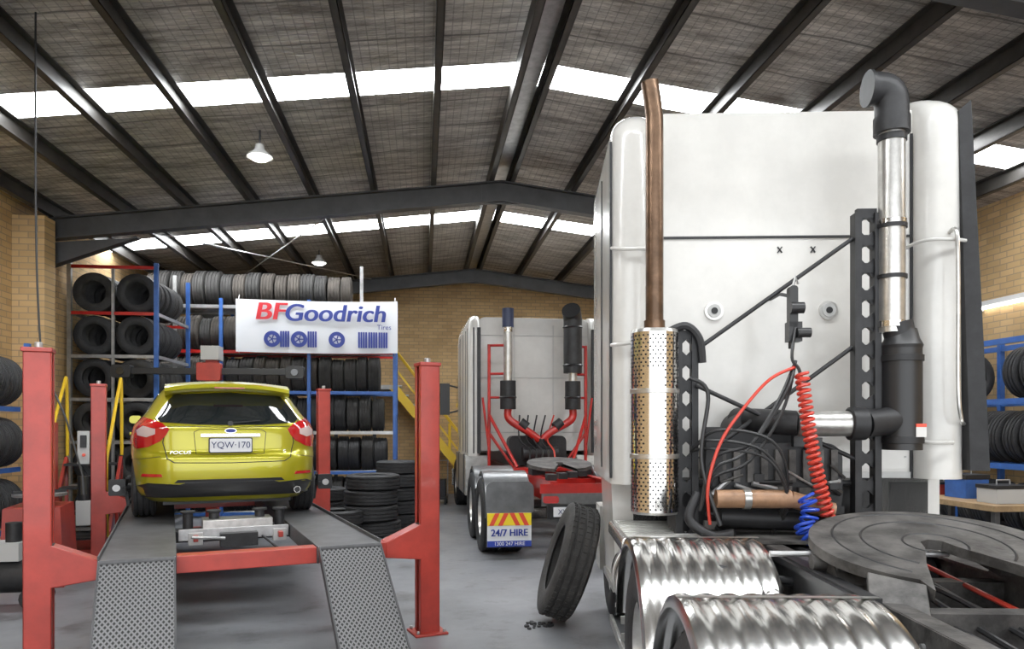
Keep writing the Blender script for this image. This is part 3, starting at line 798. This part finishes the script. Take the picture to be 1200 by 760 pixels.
mb.add([(2.95,4.80,1.42),(3.05,4.76,1.42),(3.05,4.9,1.42),(2.95,4.92,1.42),(2.90,4.84,3.75),(2.955,4.80,3.80),(2.965,4.95,3.8),(2.90,4.95,3.75)],
       [(0,1,2,3),(4,7,6,5),(0,4,5,1),(1,5,6,2),(2,6,7,3),(3,7,4,0)],m_blackm)
mb.box(.655,.668,4.9,4.96,1.36,3.6,m_blackm)
mb.tube(spline([(2.60,4.98,2.88),(2.66,4.80,2.90),(2.82,4.78,2.90),(2.93,4.82,2.90)],5),.012,m_white,8)
mb.tube(spline([(2.84,4.84,2.96),(2.84,4.76,2.94),(2.84,4.74,2.6),(2.84,4.74,1.95),(2.87,4.76,1.75),(2.93,4.84,1.72)],6),.013,m_alu,8)
mb.tube(spline([(.95,4.98,2.87),(.88,4.80,2.86),(.74,4.80,2.86),(.66,4.86,2.88)],5),.012,m_white,8)
mb.tube(spline([(.92,4.98,2.28),(.86,4.80,2.26),(.72,4.80,2.24),(.66,4.86,2.24)],5),.012,m_white,8)
mb.tube(spline([(2.60,4.98,1.62),(2.70,4.8,1.6),(2.84,4.8,1.6)],5),.014,m_white,8)
mb.build('cab_fittings',None,tr)
# exhausts
mb=MB()
def scyl(p0,p1,r,mt): mb.cyl(p0,p1,r,mt,seg=28)
E1=(.90,4.58); x,y=E1
mb.tube(spline([(x,y,2.25),(x,y,3.0),(x,y,3.52),(x-.005,y,3.66),(x-.03,y,3.84)],6),.055,m_rust,22,False)
mb.tube(spline([(x,y,3.4),(x,y,3.52),(x-.005,y,3.66),(x-.028,y,3.83)],6),.048,m_black,22,True)
scyl((x,y,2.30),(x,y,2.36),.065,m_rust)
scyl((x,y,1.18),(x,y,2.28),.145,m_shield)
mb.lathe([(.145,0),(.14,.02),(.06,.03)],m_alu,T(x,y,2.28)); mb.lathe([(.06,-.02),(.14,-.015),(.145,0)],m_alu,T(x,y,1.18))
for zi in range(46):
    z=1.2+zi*.0235
    if 1.50<z<1.55 or 1.9<z<1.95: continue
    for k in range(30):
        a=2*math.pi*(k+.5*(zi%2))/30
        aa=math.degrees(a)%360
        if 235<aa<285 and 1.55<z<2.05: continue
        c,s_=math.cos(a),math.sin(a); ctr=Vector((x+.1465*c,y+.1465*s_,z)); tg=Vector((-s_,c,0))
        mb.add([ctr+tg*.0065*math.cos(q*math.pi/3)+Vector((0,0,.0065*math.sin(q*math.pi/3))) for q in range(6)],[tuple(range(6))],m_black)
for z in (1.52,1.92): mb.lathe([(.147,-.015),(.152,-.012),(.152,.012),(.147,.015)],m_alu,T(x,y,z))
x=2.35
scyl((x,y,2.28),(x,y,3.55),.078,m_alu)
for z in (2.33,2.95,3.47): mb.lathe([(.08,-.02),(.086,-.018),(.086,.018),(.08,.02)],m_chrome if z<3 else m_blackm,T(x,y,z))
mb.tube(spline([(x,y,3.50),(x,y,3.66),(x-.01,y-.0,3.73),(x-.05,y-.0,3.77),(x-.13,y,3.78)],6),.098,m_blackm,22)
scyl((x-.13,y,3.78),(x-.15,y,3.78),.108,m_blackm)
scyl((x,y,3.50),(x,y,3.60),.105,m_blackm)
x=2.41
scyl((x,y,1.56),(x,y,2.18),.115,m_black); mb.lathe([(.115,0),(.12,.02),(.10,.06),(.085,.12)],m_black,T(x,y,2.18)); scyl((x,y,2.22),(x-.03,y,2.34),.09,m_blackm)
for z in (1.62,2.12): mb.lathe([(.117,-.02),(.124,-.018),(.124,.018),(.117,.02)],m_blackm,T(x,y,z))
mb.box(x+.03,x+.09,y-.118,y-.10,1.64,1.70,m_white); mb.box(x+.03,x+.09,y-.119,y-.10,1.70,1.72,m_signr)
scyl((1.74,4.5,1.72),(2.10,4.5,1.72),.078,m_alu); scyl((2.06,4.5,1.72),(2.15,4.5,1.72),.10,m_blackm); scyl((2.15,4.5,1.72),(2.36,4.56,1.74),.085,m_blackm)
mb.tube(spline([(1.76,4.5,1.72),(1.66,4.56,1.73),(1.56,4.7,1.74),(1.5,4.9,1.75)],6),.078,m_blackm,18)
for q in range(3): mb.lathe([(.085,-.008),(.1,0),(.085,.008)],m_blackm,T(2.06+q*.03,4.5,1.72)@RY(90),20)
mb.build('exhaust_stacks',None,tr)
# brackets
mb=MB()
def ladder(x0,x1,y,z0,z1,n):
    for a in (x0,x1): mb.box(a-.02,a+.02,y-.04,y+.04,z0,z1,m_blackm)
    for i in range(n+1):
        z=z0+(z1-z0)*i/n; mb.box(x0,x1,y-.02,y+.02,z-.03,z+.03,m_blackm)
        if i<n:
            h=(z1-z0)/n
            for (cx,sx) in ((x0+.02,1),(x1-.02,-1)):
                for (cz,sz) in ((z+.03,1),(z+h-.03,-1)):
                    mb.add([(cx,y-.015,cz),(cx+sx*.03,y-.015,cz),(cx,y-.015,cz+sz*.03),(cx,y+.015,cz),(cx+sx*.03,y+.015,cz),(cx,y+.015,cz+sz*.03)],[(0,1,2),(3,5,4),(1,4,5,2),(0,3,4,1),(0,2,5,3)],m_blackm)
ladder(2.15,2.27,4.62,1.0,3.02,12)
ladder(1.06,1.16,4.66,1.0,2.28,8)
mb.box(.95,1.06,4.6,4.68,1.15,1.25,m_blackm); mb.box(.95,1.06,4.6,4.68,2.2,2.26,m_blackm)
mb.box(2.28,2.36,4.6,4.66,1.6,1.66,m_blackm); mb.box(2.28,2.36,4.6,4.66,2.6,2.64,m_blackm)
for z in (2.62,2.93): mb.lathe([(.08,-.012),(.088,-.012),(.088,.012),(.08,.012)],m_blackm,T(2.35,4.58,z))
mb.cyl((1.19,4.62,2.20),(2.13,4.62,2.87),.014,m_blackm,seg=10); mb.cyl((1.19,4.64,1.50),(2.14,4.64,2.20),.014,m_blackm,seg=10)
mb.cyl((1.16,4.60,1.96),(2.14,4.60,1.50),.014,m_blackm,seg=10); mb.cyl((1.16,4.66,1.35),(2.14,4.66,1.35),.02,m_blackm,seg=10)
mb.tube(spline([(1.0,4.62,2.3),(1.1,4.6,2.33),(1.18,4.6,2.25),(1.2,4.6,2.1)],6),.025,m_blackm,8)
mb.prism(rrect(1.26,2.06,1.16,1.60,.1),4.6,4.95,m_blackm); mb.prism(rrect(1.4,1.95,1.5,1.80,.12),4.72,4.98,m_blackm)
for q in range(9): mb.box(1.30+q*.085,1.34+q*.085,4.57,4.61,1.36,1.56,m_grease)
mb.box(1.2,1.3,4.5,4.6,1.4,1.7,m_blackm)
mb.cyl((1.24,4.42,1.27),(1.68,4.42,1.27),.055,m_orange,seg=24); mb.cyl((1.68,4.42,1.27),(1.93,4.42,1.20),.05,m_orange,seg=24); mb.cyl((1.40,4.42,1.27),(1.44,4.42,1.27),.062,m_alu,seg=24)
mb.cyl((1.28,4.5,1.15),(1.95,4.5,1.12),.06,m_blackm); mb.box(1.05,2.25,4.75,5.0,1.0,1.36,m_blackm)
random.seed(11)
for q in range(26):
    xx=random.uniform(1.15,2.0); zz=random.uniform(1.05,1.6); l=random.uniform(.08,.22)
    if random.random()<.5: mb.cyl((xx,4.56,zz),(xx+l,4.58,zz+random.uniform(-.1,.1)),random.uniform(.008,.02),random.choice([m_blackm,m_black,m_galv,m_grease]),seg=8)
    else: mb.box(xx,xx+random.uniform(.04,.1),4.55,4.6,zz,zz+random.uniform(.03,.09),random.choice([m_blackm,m_black,m_grease]))
mb.build('exhaust_brackets_and_engine_bay',None,tr)
# hoses
mb=MB()
mb.cyl((1.73,4.55,2.52),(1.73,4.55,2.18),.018,m_black); mb.box(1.70,1.78,4.50,4.58,2.22,2.34,m_black); mb.cyl((1.74,4.48,2.27),(1.82,4.48,2.27),.03,m_black); mb.cyl((1.70,4.48,2.42),(1.78,4.48,2.42),.035,m_black)
mb.prism(rrect(1.705,1.755,2.30,2.56,.02),4.5,4.56,m_black); mb.tube([(1.73,4.52,2.56),(1.745,4.52,2.62),(1.76,4.52,2.57)],.008,m_galv,6)
mb.tube([(1.73,4.55,2.5),(1.74,4.8,2.56),(1.74,5.0,2.56)],.012,m_blackm,8)
mb.tube(spline([(1.74,4.5,2.3),(1.70,4.45,2.12),(1.74,4.45,2.05),(1.76,4.45,1.98)],6),.01,m_black,6)
coil([(1.74,4.40,2.02),(1.76,4.38,1.8),(1.80,4.36,1.5),(1.88,4.34,1.14)],.034,26,.0105,mb,m_hred)
coil([(1.72,4.30,1.14),(1.74,4.28,1.08),(1.82,4.28,1.05),(1.92,4.3,1.09)],.055,10,.010,mb,m_hblue)
coil([(1.74,4.34,1.30),(1.76,4.32,1.22),(1.74,4.30,1.14)],.045,4,.010,mb,m_hblue)
mb.tube(spline([(1.72,4.46,2.06),(1.55,4.4,1.98),(1.38,4.36,1.80),(1.25,4.36,1.60),(1.18,4.36,1.35),(1.2,4.4,1.12)],8),.010,m_hred,8)
for dx,dz,mt in ((0,0,m_black),(.03,-.05,m_black),(.05,.06,m_black)):
    mb.tube(spline([(1.74,4.5,2.1),(1.6+dx,4.4,1.85+dz),(1.4+dx,4.38,1.55+dz),(1.22,4.38,1.45+dz),(1.14,4.4,1.2)],8),.010,mt,8)
    mb.tube(spline([(1.12,4.56,1.55),(1.2+dx,4.42,1.62+dz),(1.5+dx,4.36,1.56+dz),(1.66,4.4,1.3+dz),(1.6,4.5,1.05)],8),.009,mt,8)
mb.tube(spline([(1.10,4.5,2.0),(1.2,4.45,1.9),(1.15,4.4,1.5),(1.25,4.35,1.12)],8),.013,m_black,8)
mb.tube(spline([(1.14,4.45,1.3),(1.08,4.4,1.15),(1.2,4.35,1.06),(1.32,4.3,1.08)],8),.03,m_blackm,10)
mb.build('air_hoses',None,tr)
# chassis
mb=MB()
for s in (-1,1):
    x=CX+s*.43
    mb.box(x-.006,x+.006,1.5,7.0,.75,1.03,m_grease)
    for z in (.75,1.018): mb.box(min(x,x-s*.085),max(x,x-s*.085),1.5,7.0,z,z+.014,m_grease)
    mb.box(x-.05+s*.07,x+.05+s*.07,2.75,3.85,1.03,1.06,m_blackm)
    mb.beam((CX+s*.52,2.6,1.0),(CX+s*.52,3.9,1.0),.02,.14,m_blackm)
    for q in range(24): mb.cyl((x+s*.006,1.7+q*.13,.96),(x+s*.018,1.7+q*.13,.96),.012,m_galv,seg=8)
for y in (1.52,2.1,2.9,3.5,4.2,4.9,5.8): mb.box(CX-.43,CX+.43,y-.05,y+.05,.78,.98,m_grease)
mb.box(1.30,2.52,4.20,4.75,1.035,1.05,m_grease)
for y in (2.45,3.8):
    mb.cyl((.98,y,.5),(2.84,y,.5),.07,m_grease); mb.lathe([(.001,-.2),(.12,-.17),(.2,-.05),(.2,.05),(.12,.17),(.001,.2)],m_grease,T(CX,y,.5)@RX(90),24)
    for s in (-1,1): mb.cyl((CX+s*.36,y+.25,.45),(CX+s*.36,y+.25,.75),.12,m_tyre)
mb.cyl((CX,3.9,.55),(CX,5.0,.85),.055,m_grease); mb.cyl((1.62,2.0,.85),(2.2,2.0,.85),.12,m_blackm)
mb.cyl((1.5,4.05,.9),(2.3,4.05,.9),.10,m_blackm)
for q in range(7):
    xx=CX-.3+q*.09; mb.tube(spline([(xx,4.4,1.0),(xx+random.uniform(-.08,.08),3.9,1.0),(xx+random.uniform(-.1,.1),2.4,.9),(xx+random.uniform(-.1,.1),1.9,.98),(xx,1.55,.9)],6),.012,random.choice([m_black,m_grey,m_hred,m_black]),6)
mb.box(CX-.5,CX+.5,1.44,1.5,.65,1.0,m_blackm)
for s in (-1,1): mb.cyl((CX+s*.4,1.40,.82),(CX+s*.4,1.45,.82),.07,m_tail); mb.cyl((CX+s*.22,1.40,.82),(CX+s*.22,1.45,.82),.07,m_tailc)
mb.build('chassis',None,tr)
# turntable (fifth wheel), tipped back towards the rear
mb=MB(T(CX+.02,3.28,1.185)@RX(11)@RZ(4))
pts=[]
for k in range(49):
    a=R(-56+ (292)*k/48)
    pts.append((.53*math.cos(a),.47*math.sin(a)))
pts+=[(-.30,-.50),(-.17,-.22),(-.075,-.05),(-.05,.03),(0,.055),(.05,.03),(.075,-.05),(.17,-.22),(.30,-.50)]
n=len(pts)
mb.add([(x,y,0) for x,y in pts]+[(x,y,-.045) for x,y in pts],[(i,(i+1)%n,n+(i+1)%n,n+i) for i in range(n)],m_grease)
bm=bmesh.new(); vv=[bm.verts.new((x,y,0)) for x,y in pts]; bm.faces.new(vv); bmesh.ops.triangulate(bm,faces=bm.faces[:]); bm.verts.index_update()
tris=[tuple(v.index for v in f.verts) for f in bm.faces]; bm.free()
mb.add([(x,y,0) for x,y in pts],tris,m_grease); mb.add([(x,y,-.045) for x,y in pts],tris,m_grease)
for r in (.13,.3,.42):
    mb.lathe([(r-.006,0.0),(r-.004,.004),(r+.004,.004),(r+.006,0.0)],m_blackm,None,48,False,-48,228)
for s in (-1,1):
    mb.box(s*.36-.12,s*.36+.12,-.10,.10,-.12,-.045,m_grease)
    mb.add([(s*.30,-.44,0),(s*.46,-.30,0),(s*.54,-.50,-.10),(s*.36,-.60,-.10),(s*.30,-.44,-.04),(s*.46,-.30,-.04),(s*.54,-.50,-.13),(s*.36,-.60,-.13)],
        [(0,1,2,3),(7,6,5,4),(0,4,5,1),(1,5,6,2),(2,6,7,3),(3,7,4,0)],m_grease)
mb.cyl((.1,.05,-.07),(-.7,.1,-.07),.014,m_galv,seg=8)
mb.build('turntable',None,tr,.004)
mb=MB()
for s in (-1,1):
    mb.prism([(-.16,1.03),(.16,1.03),(.05,1.15),(-.05,1.15)],-.06,.06,m_grease,T(CX+s*.40,3.28,0)@RZ(90)); mb.cyl((CX+s*.52,3.28,1.10),(CX+s*.28,3.28,1.10),.035,m_grease)
mb.build('turntable_pedestals',None,tr)
# wheels
mb=MB()
for y in (2.45,3.8):
    for s in (-1,1):
        mb.tyre(T(CX+s*1.10,y,.5)@RY(s*90),.5,.29,.26,m_tyre,56,m_alu,True); mb.tyre(T(CX+s*.80,y,.5)@RY(s*90),.5,.29,.26,m_tyre,48,m_alu)
for s in (-1,1): mb.tyre(T(CX+s*.96,6.72,.5)@RY(s*90),.5,.29,.28,m_tyre,48,m_alu)
mb.cyl((CX-.9,6.72,.5),(CX+.9,6.72,.5),.05,m_grease)
mb.build('wheels',None,tr)
def guard(yc,s,obj,mt,w0=.60,w1=1.27,Rr=.62,a0=8,a1=172,ribs=True,cx=CX):
    prof=[]; N=64
    for k in range(N+1):
        u=w0+(w1-w0)*k/N; ph=(k/N*8)%1.0
        r=Rr+(.009*math.sin(math.pi*(ph-.15)/.7) if ribs and .15<ph<.85 else 0)
        if k in (0,N): r=Rr-.03
        prof.append((r,s*u))
    inner=[(r-.012,h) for r,h in prof[::-1]]
    M=T(cx,yc,.5)@Matrix(((0,0,1,0),(1,0,0,0),(0,1,0,0),(0,0,0,1)))
    obj.lathe(prof+inner,mt,M,64,True,a0,a1)
    if ribs:
        for aa in (a0+4,90,a1-4):
            obj.lathe([(Rr+.010,s*w0),(Rr+.013,s*w0),(Rr+.013,s*w1),(Rr+.010,s*w1)],m_alu,M,2,True,aa-1.3,aa+1.3)
mb=MB()
for y in (2.45,3.8):
    for s in (-1,1): guard(y,s,mb,m_chrome)
    for s in (-1,1):
        for dy in (-.3,.3): mb.cyl((CX+s*.43,y+dy,.95),(CX+s*.9,y+dy,1.03),.02,m_blackm)
mb.build('wheel_guards',None,tr)
mb=MB()
for s in (-1,1):
    cx=CX+s*.93
    mb.cyl((cx,4.50,.66),(cx,5.28,.66),.28,m_chrome,seg=40)
    for y in (4.66,4.9,5.14): mb.lathe([(.282,-.03),(.289,-.028),(.289,.028),(.282,.03)],m_alu,T(cx,y,.66)@RX(90),40)
    mb.prism(rrect(cx-.30,cx+.28,.93,1.03,.03),4.44,5.28,m_chrome)
    for q in range(9): mb.box(cx-.26,cx+.24,4.5+q*.09,4.52+q*.09,1.03,1.036,m_alu)
    mb.box(cx-.29,cx-.27,4.46,5.28,.30,.36,m_alu); mb.beam((CX+s*.43,4.9,.85),(cx,4.9,.95),.06,.06,m_blackm)
    for q in range(4): mb.box(cx-.3,cx+.26,4.46+q*.012,4.464+q*.012,.4+q*.1,.45+q*.1,m_alu)
mb.build('tanks_and_steps',None,tr,.005)

# loose truck tyre leaning on the truck
mb=MB(); lean=18
mb.tyre(T(.49,6.5,.515*math.cos(R(lean))+.04)@RZ(2)@RY(-90+lean),.5,.29,.27,m_tyre2,64,None,True)
mb.build('truck_tyre')
random.seed(5)
mb=MB()
for i in range(16):
    c=Vector((.22+random.uniform(-.12,.12),6.35+random.uniform(-.12,.12),0)); r=random.uniform(.012,.03)
    vs=[c+Vector((r*math.cos(q*1.05)*random.uniform(.7,1.2),r*math.sin(q*1.05)*random.uniform(.7,1.2),0)) for q in range(6)]
    vs+=[v+Vector((0,0,r*random.uniform(.5,1))) for v in vs]
    mb.add(vs,[tuple(range(6)),tuple(range(6,12))]+[(q,(q+1)%6,6+(q+1)%6,6+q) for q in range(6)],m_tyre)
mb.build('rubber_scraps')

# ================================================================ TRUCK 2
T2=T(.90,9.65,0)@RZ(8.5)
t2=group('red_chassis_prime_mover',T2)
mb=MB()
mb.prism(rrect(-1.0,1.0,1.28,3.62,[.03,.03,.14,.14]),3.5,5.4,m_white)
for s in (-1,1):
    x0,x1=(-1.18,-.98) if s<0 else (.98,1.18)
    sec=rrect(x0,x1,3.22,5.6,[.08,.08,.02,.02],5); n=len(sec); vs=[];fs=[]
    hs=[(1.2,0),(3.35,0),(3.5,.05),(3.6,.14),(3.64,.3)]
    inner=x1 if s<0 else x0
    for z,dy in hs:
        for x,y in sec: vs.append((inner+(x-inner)*(1-dy*1.5),y+(dy if y<4 else 0),z))
    for i in range(len(hs)-1):
        for k in range(n): fs.append((i*n+k,i*n+(k+1)%n,(i+1)*n+(k+1)%n,(i+1)*n+k))
    fs+=[tuple(range(n)),tuple(range((len(hs)-1)*n,len(hs)*n))]; mb.add(vs,fs,m_white)
    mb.box(s*1.0-.03,s*1.0+.03,3.19,3.24,1.25,3.4,m_blackm)
    mb.box(s*1.09-.012,s*1.09+.012,3.205,3.24,1.25,3.4,m_blackm)
    for y in (3.36,3.75,4.3,5.0): mb.box(s*1.175-.012,s*1.175+.012,y,y+.05,1.25,3.4,m_blackm)
    mb.box(s*1.14-.03,s*1.14+.01,5.75,6.3,2.1,2.75,m_glass)
    mb.box(s*1.0-.2,s*1.0+.2,3.6,5.8,.5,1.2,m_alu)
    mb.box(s*1.0-.21,s*1.0+.21,3.9,3.95,.48,1.22,m_blackm); mb.box(s*1.0-.21,s*1.0+.21,5.0,5.05,.48,1.22,m_blackm)
mb.prism(rrect(-1.12,1.12,1.2,2.9,.12),5.6,6.4,m_white)
mb.prism(rrect(-.9,.9,2.1,2.8,.1),6.39,6.42,m_glass)
mb.prism([(-.8,.8),(.8,.8),(.75,1.75),(.5,1.95),(-.5,1.95),(-.75,1.75)],6.4,7.9,m_white); mb.box(-.55,.55,7.9,7.94,.9,1.85,m_chrome)
mb.box(-1.15,1.15,7.8,8.0,.35,.75,m_chrome)
for z in (1.6,2.56,3.3): mb.box(-.96,.96,3.488,3.5,z,z+.012,m_grey)
for x in (-.35,.35): mb.box(x-.006,x+.006,3.488,3.5,1.6,3.5,m_grey)
for s in (-1,1):
    mb.box(s*1.42-.1,s*1.42+.1,5.95,6.05,1.95,2.6,m_black); mb.tube([(s*1.1,6.0,2.5),(s*1.4,6.0,2.58)],.02,m_black,8); mb.tube([(s*1.1,6.0,2.05),(s*1.4,6.0,1.97)],.02,m_black,8)
mb.build('cab',None,t2,.01)
mb=MB()
for s in (-1,1):
    x=s*.56+.03; y=3.0
    if s<0:
        mb.cyl((x,y,2.45),(x,y,3.5),.075,m_alu); mb.cyl((x,y,3.38),(x,y,3.70),.10,m_bcap); mb.cyl((x,y,3.30),(x,y,3.38),.085,m_chrome)
    else:
        mb.cyl((x,y,2.45),(x,y,2.9),.075,m_alu); mb.cyl((x,y,2.62),(x,y,3.55),.16,m_blackm); mb.tube([(x,y,3.5),(x-.02,y-.03,3.62),(x-.06,y-.12,3.68)],.16,m_black,18)
        mb.lathe([(.16,-.02),(.175,0),(.16,.02)],m_black,T(x,y,2.75)); mb.lathe([(.16,-.02),(.175,0),(.16,.02)],m_black,T(x,y,3.4))
    mb.cyl((x,y,2.0),(x,y,2.48),.135,m_blackm); mb.lathe([(.137,-.02),(.15,0),(.137,.02)],m_black,T(x,y,2.2))
    mb.tube(spline([(x,y,2.0),(x,y,1.88),(x*.85,y-.02,1.78),(x*.3,y-.05,1.60),(0.03,y-.05,1.45)],6),.065,m_red2,14)
    mb.cyl((s*.36+.03,y-.02,1.78),(s*.24+.03,y-.04,1.69),.09,m_blackm)
    mb.cyl((s*.84,3.1,1.0),(s*.84,3.1,3.1),.028,m_red2,seg=10); mb.cyl((s*.84,3.08,1.9),(s*.45,2.5,1.05),.028,m_red2,seg=10)
    mb.cyl((s*.42,3.05,1.0),(s*.84,3.1,1.6),.025,m_red2,seg=10); mb.cyl((s*.95,3.1,2.2),(s*.84,3.1,1.3),.02,m_red2,seg=10)
    mb.cyl((s*.84,3.1,2.6),(x,3.0,2.6),.022,m_red2,seg=8); mb.cyl((s*.84,3.1,2.2),(x,3.0,2.2),.022,m_red2,seg=8); mb.cyl((s*.84,3.1,3.08),(x,3.0,3.08),.022,m_red2,seg=8)
mb.cyl((.03,2.95,1.1),(.03,2.95,1.5),.08,m_blackm); mb.prism(rrect(-.5,.5,1.05,1.55,.1),3.1,3.4,m_blackm)
mb.cyl((-.3,2.9,1.25),(.3,2.9,1.25),.12,m_blackm)
for q in range(5): mb.tube(spline([(-.3+q*.15,3.2,1.9),(-.35+q*.12,2.9,1.5),(-.2+q*.1,2.7,1.3),(-.3+q*.12,2.5,1.02)],6),.014,random.choice([m_black,m_hred,m_black]),6)
mb.build('exhausts_and_frames',None,t2)
mb=MB()
for s in (-1,1):
    x=s*.43; mb.box(x-.01,x+.01,-.15,7.5,.72,1.0,m_red2); mb.box(min(x,x-s*.09),max(x,x-s*.09),-.15,7.5,.985,1.0,m_red2); mb.box(min(x,x-s*.09),max(x,x-s*.09),-.15,7.5,.72,.735,m_red2)
for y in (-.1,.9,1.6,2.6): mb.box(-.43,.43,y-.05,y+.05,.75,.97,m_red2)
mb.box(-.58,1.22,-.20,-.17,.86,.98,m_red2); mb.box(-.56,1.2,-.21,-.17,.70,.86,m_mudg); mb.box(-.5,.5,-.24,-.17,.55,.72,m_blackm)
for x in (-.45,.45): mb.prism(rrect(x-.1,x+.1,.74,.83,.03),-.25,-.2,m_tail)
mb.box(-.42,-.04,-.265,-.25,.57,.69,m_plate); mb.box(-.46,0,-.25,-.22,.54,.72,m_blackm)
for k in range(4): mb.box(-.42+k*.2,-.3+k*.2,.1+k*.25,.3+k*.25,1.0,1.08,m_blackm)
mb.box(-.55,.55,2.2,2.7,1.0,1.04,m_red2)
mb.lathe([(.06,0),(.48,0),(.48,-.05),(.06,-.05)],m_grease,T(0,1.35,1.17)@RX(8),36,True,-70,250)
for s in (-1,1): mb.box(s*.34-.1,s*.34+.1,1.2,1.5,1.0,1.13,m_blackm)
for y in (.72,2.02): mb.cyl((-.9,y,.5),(.9,y,.5),.07,m_grease)
mb.build('chassis',None,t2)
mb=MB()
for y in (.72,2.02):
    for s in (-1,1):
        mb.tyre(T(s*1.13,y,.5)@RY(s*90),.5,.29,.27,m_tyre,40,m_alu); mb.tyre(T(s*.82,y,.5)@RY(s*90),.5,.29,.27,m_tyre,32)
for s in (-1,1): mb.tyre(T(s*1.0,6.9,.5)@RY(s*90),.5,.29,.28,m_tyre,40,m_alu)
mb.build('wheels',None,t2)
mb=MB()
for s in (-1,1):
    guard(.72,s,mb,m_mudg,.62,1.24,.60,60,178,False,0); guard(2.02,s,mb,m_mudg,.62,1.24,.60,12,150,False,0)
    mb.prism(rrect(min(s*.62,s*1.24),max(s*.62,s*1.24),.60,1.0,[.02,.02,.1,.1]),.03,.05,m_mudg)
    mb.box(min(s*.66,s*1.24),max(s*.66,s*1.24),.0,.015,.16,.6,m_black)
mb.build('mudguards',None,t2)
mb=MB()
x0,x1=-1.23,-.66
mb.box(x0,x1,-.012,0,.17,.60,m_plate)
mb.box(x0,x1,-.016,-.012,.44,.60,m_signy)
for k in range(5):
    xx=x0+.02+k*.115
    if k!=2: mb.add([(xx,-.019,.44),(xx+.06,-.019,.44),(xx+.06+(.08 if k<2 else -.08),-.019,.60),(xx+(.08 if k<2 else -.08),-.019,.60)],[(0,1,2,3)],m_signr)
mb.box(x0,x1,-.018,-.012,.17,.245,m_signb)
mb.build('hire_sign_panel',None,t2)
for dx in (-.003,.003): text('hire_text','24/7 HIRE',.125,T(-.945+dx,-.02,.345)@RX(90),m_signb,t2,0,.001,.92,.002)
text('hire_phone','1300 247 HIRE',.065,T(-.945,-.024,.208)@RX(90),m_plate,t2,0,.0,1.0,.002)
text('truck_plate','XW·97',.09,T(-.23,-.27,.63)@RX(90),m_ink,t2,0,.0,1,.002)

# ================================================================ LIGHT + CAMERA
w=bpy.data.worlds.new('sky'); scene.world=w; w.use_nodes=True
bg=w.node_tree.nodes['Background']; bg.inputs[0].default_value=(.94,.97,1,1); bg.inputs[1].default_value=2.9
cam=bpy.data.cameras.new('camera'); co=bpy.data.objects.new('camera',cam); scene.collection.objects.link(co)
co.location=(0,0,1.7); co.rotation_euler=(R(90),0,0); cam.sensor_width=36; cam.lens=870/1200*36; cam.shift_y=.1; cam.clip_start=.05
scene.camera=co
scene.view_settings.view_transform='Standard'
scene.view_settings.gamma=1.06
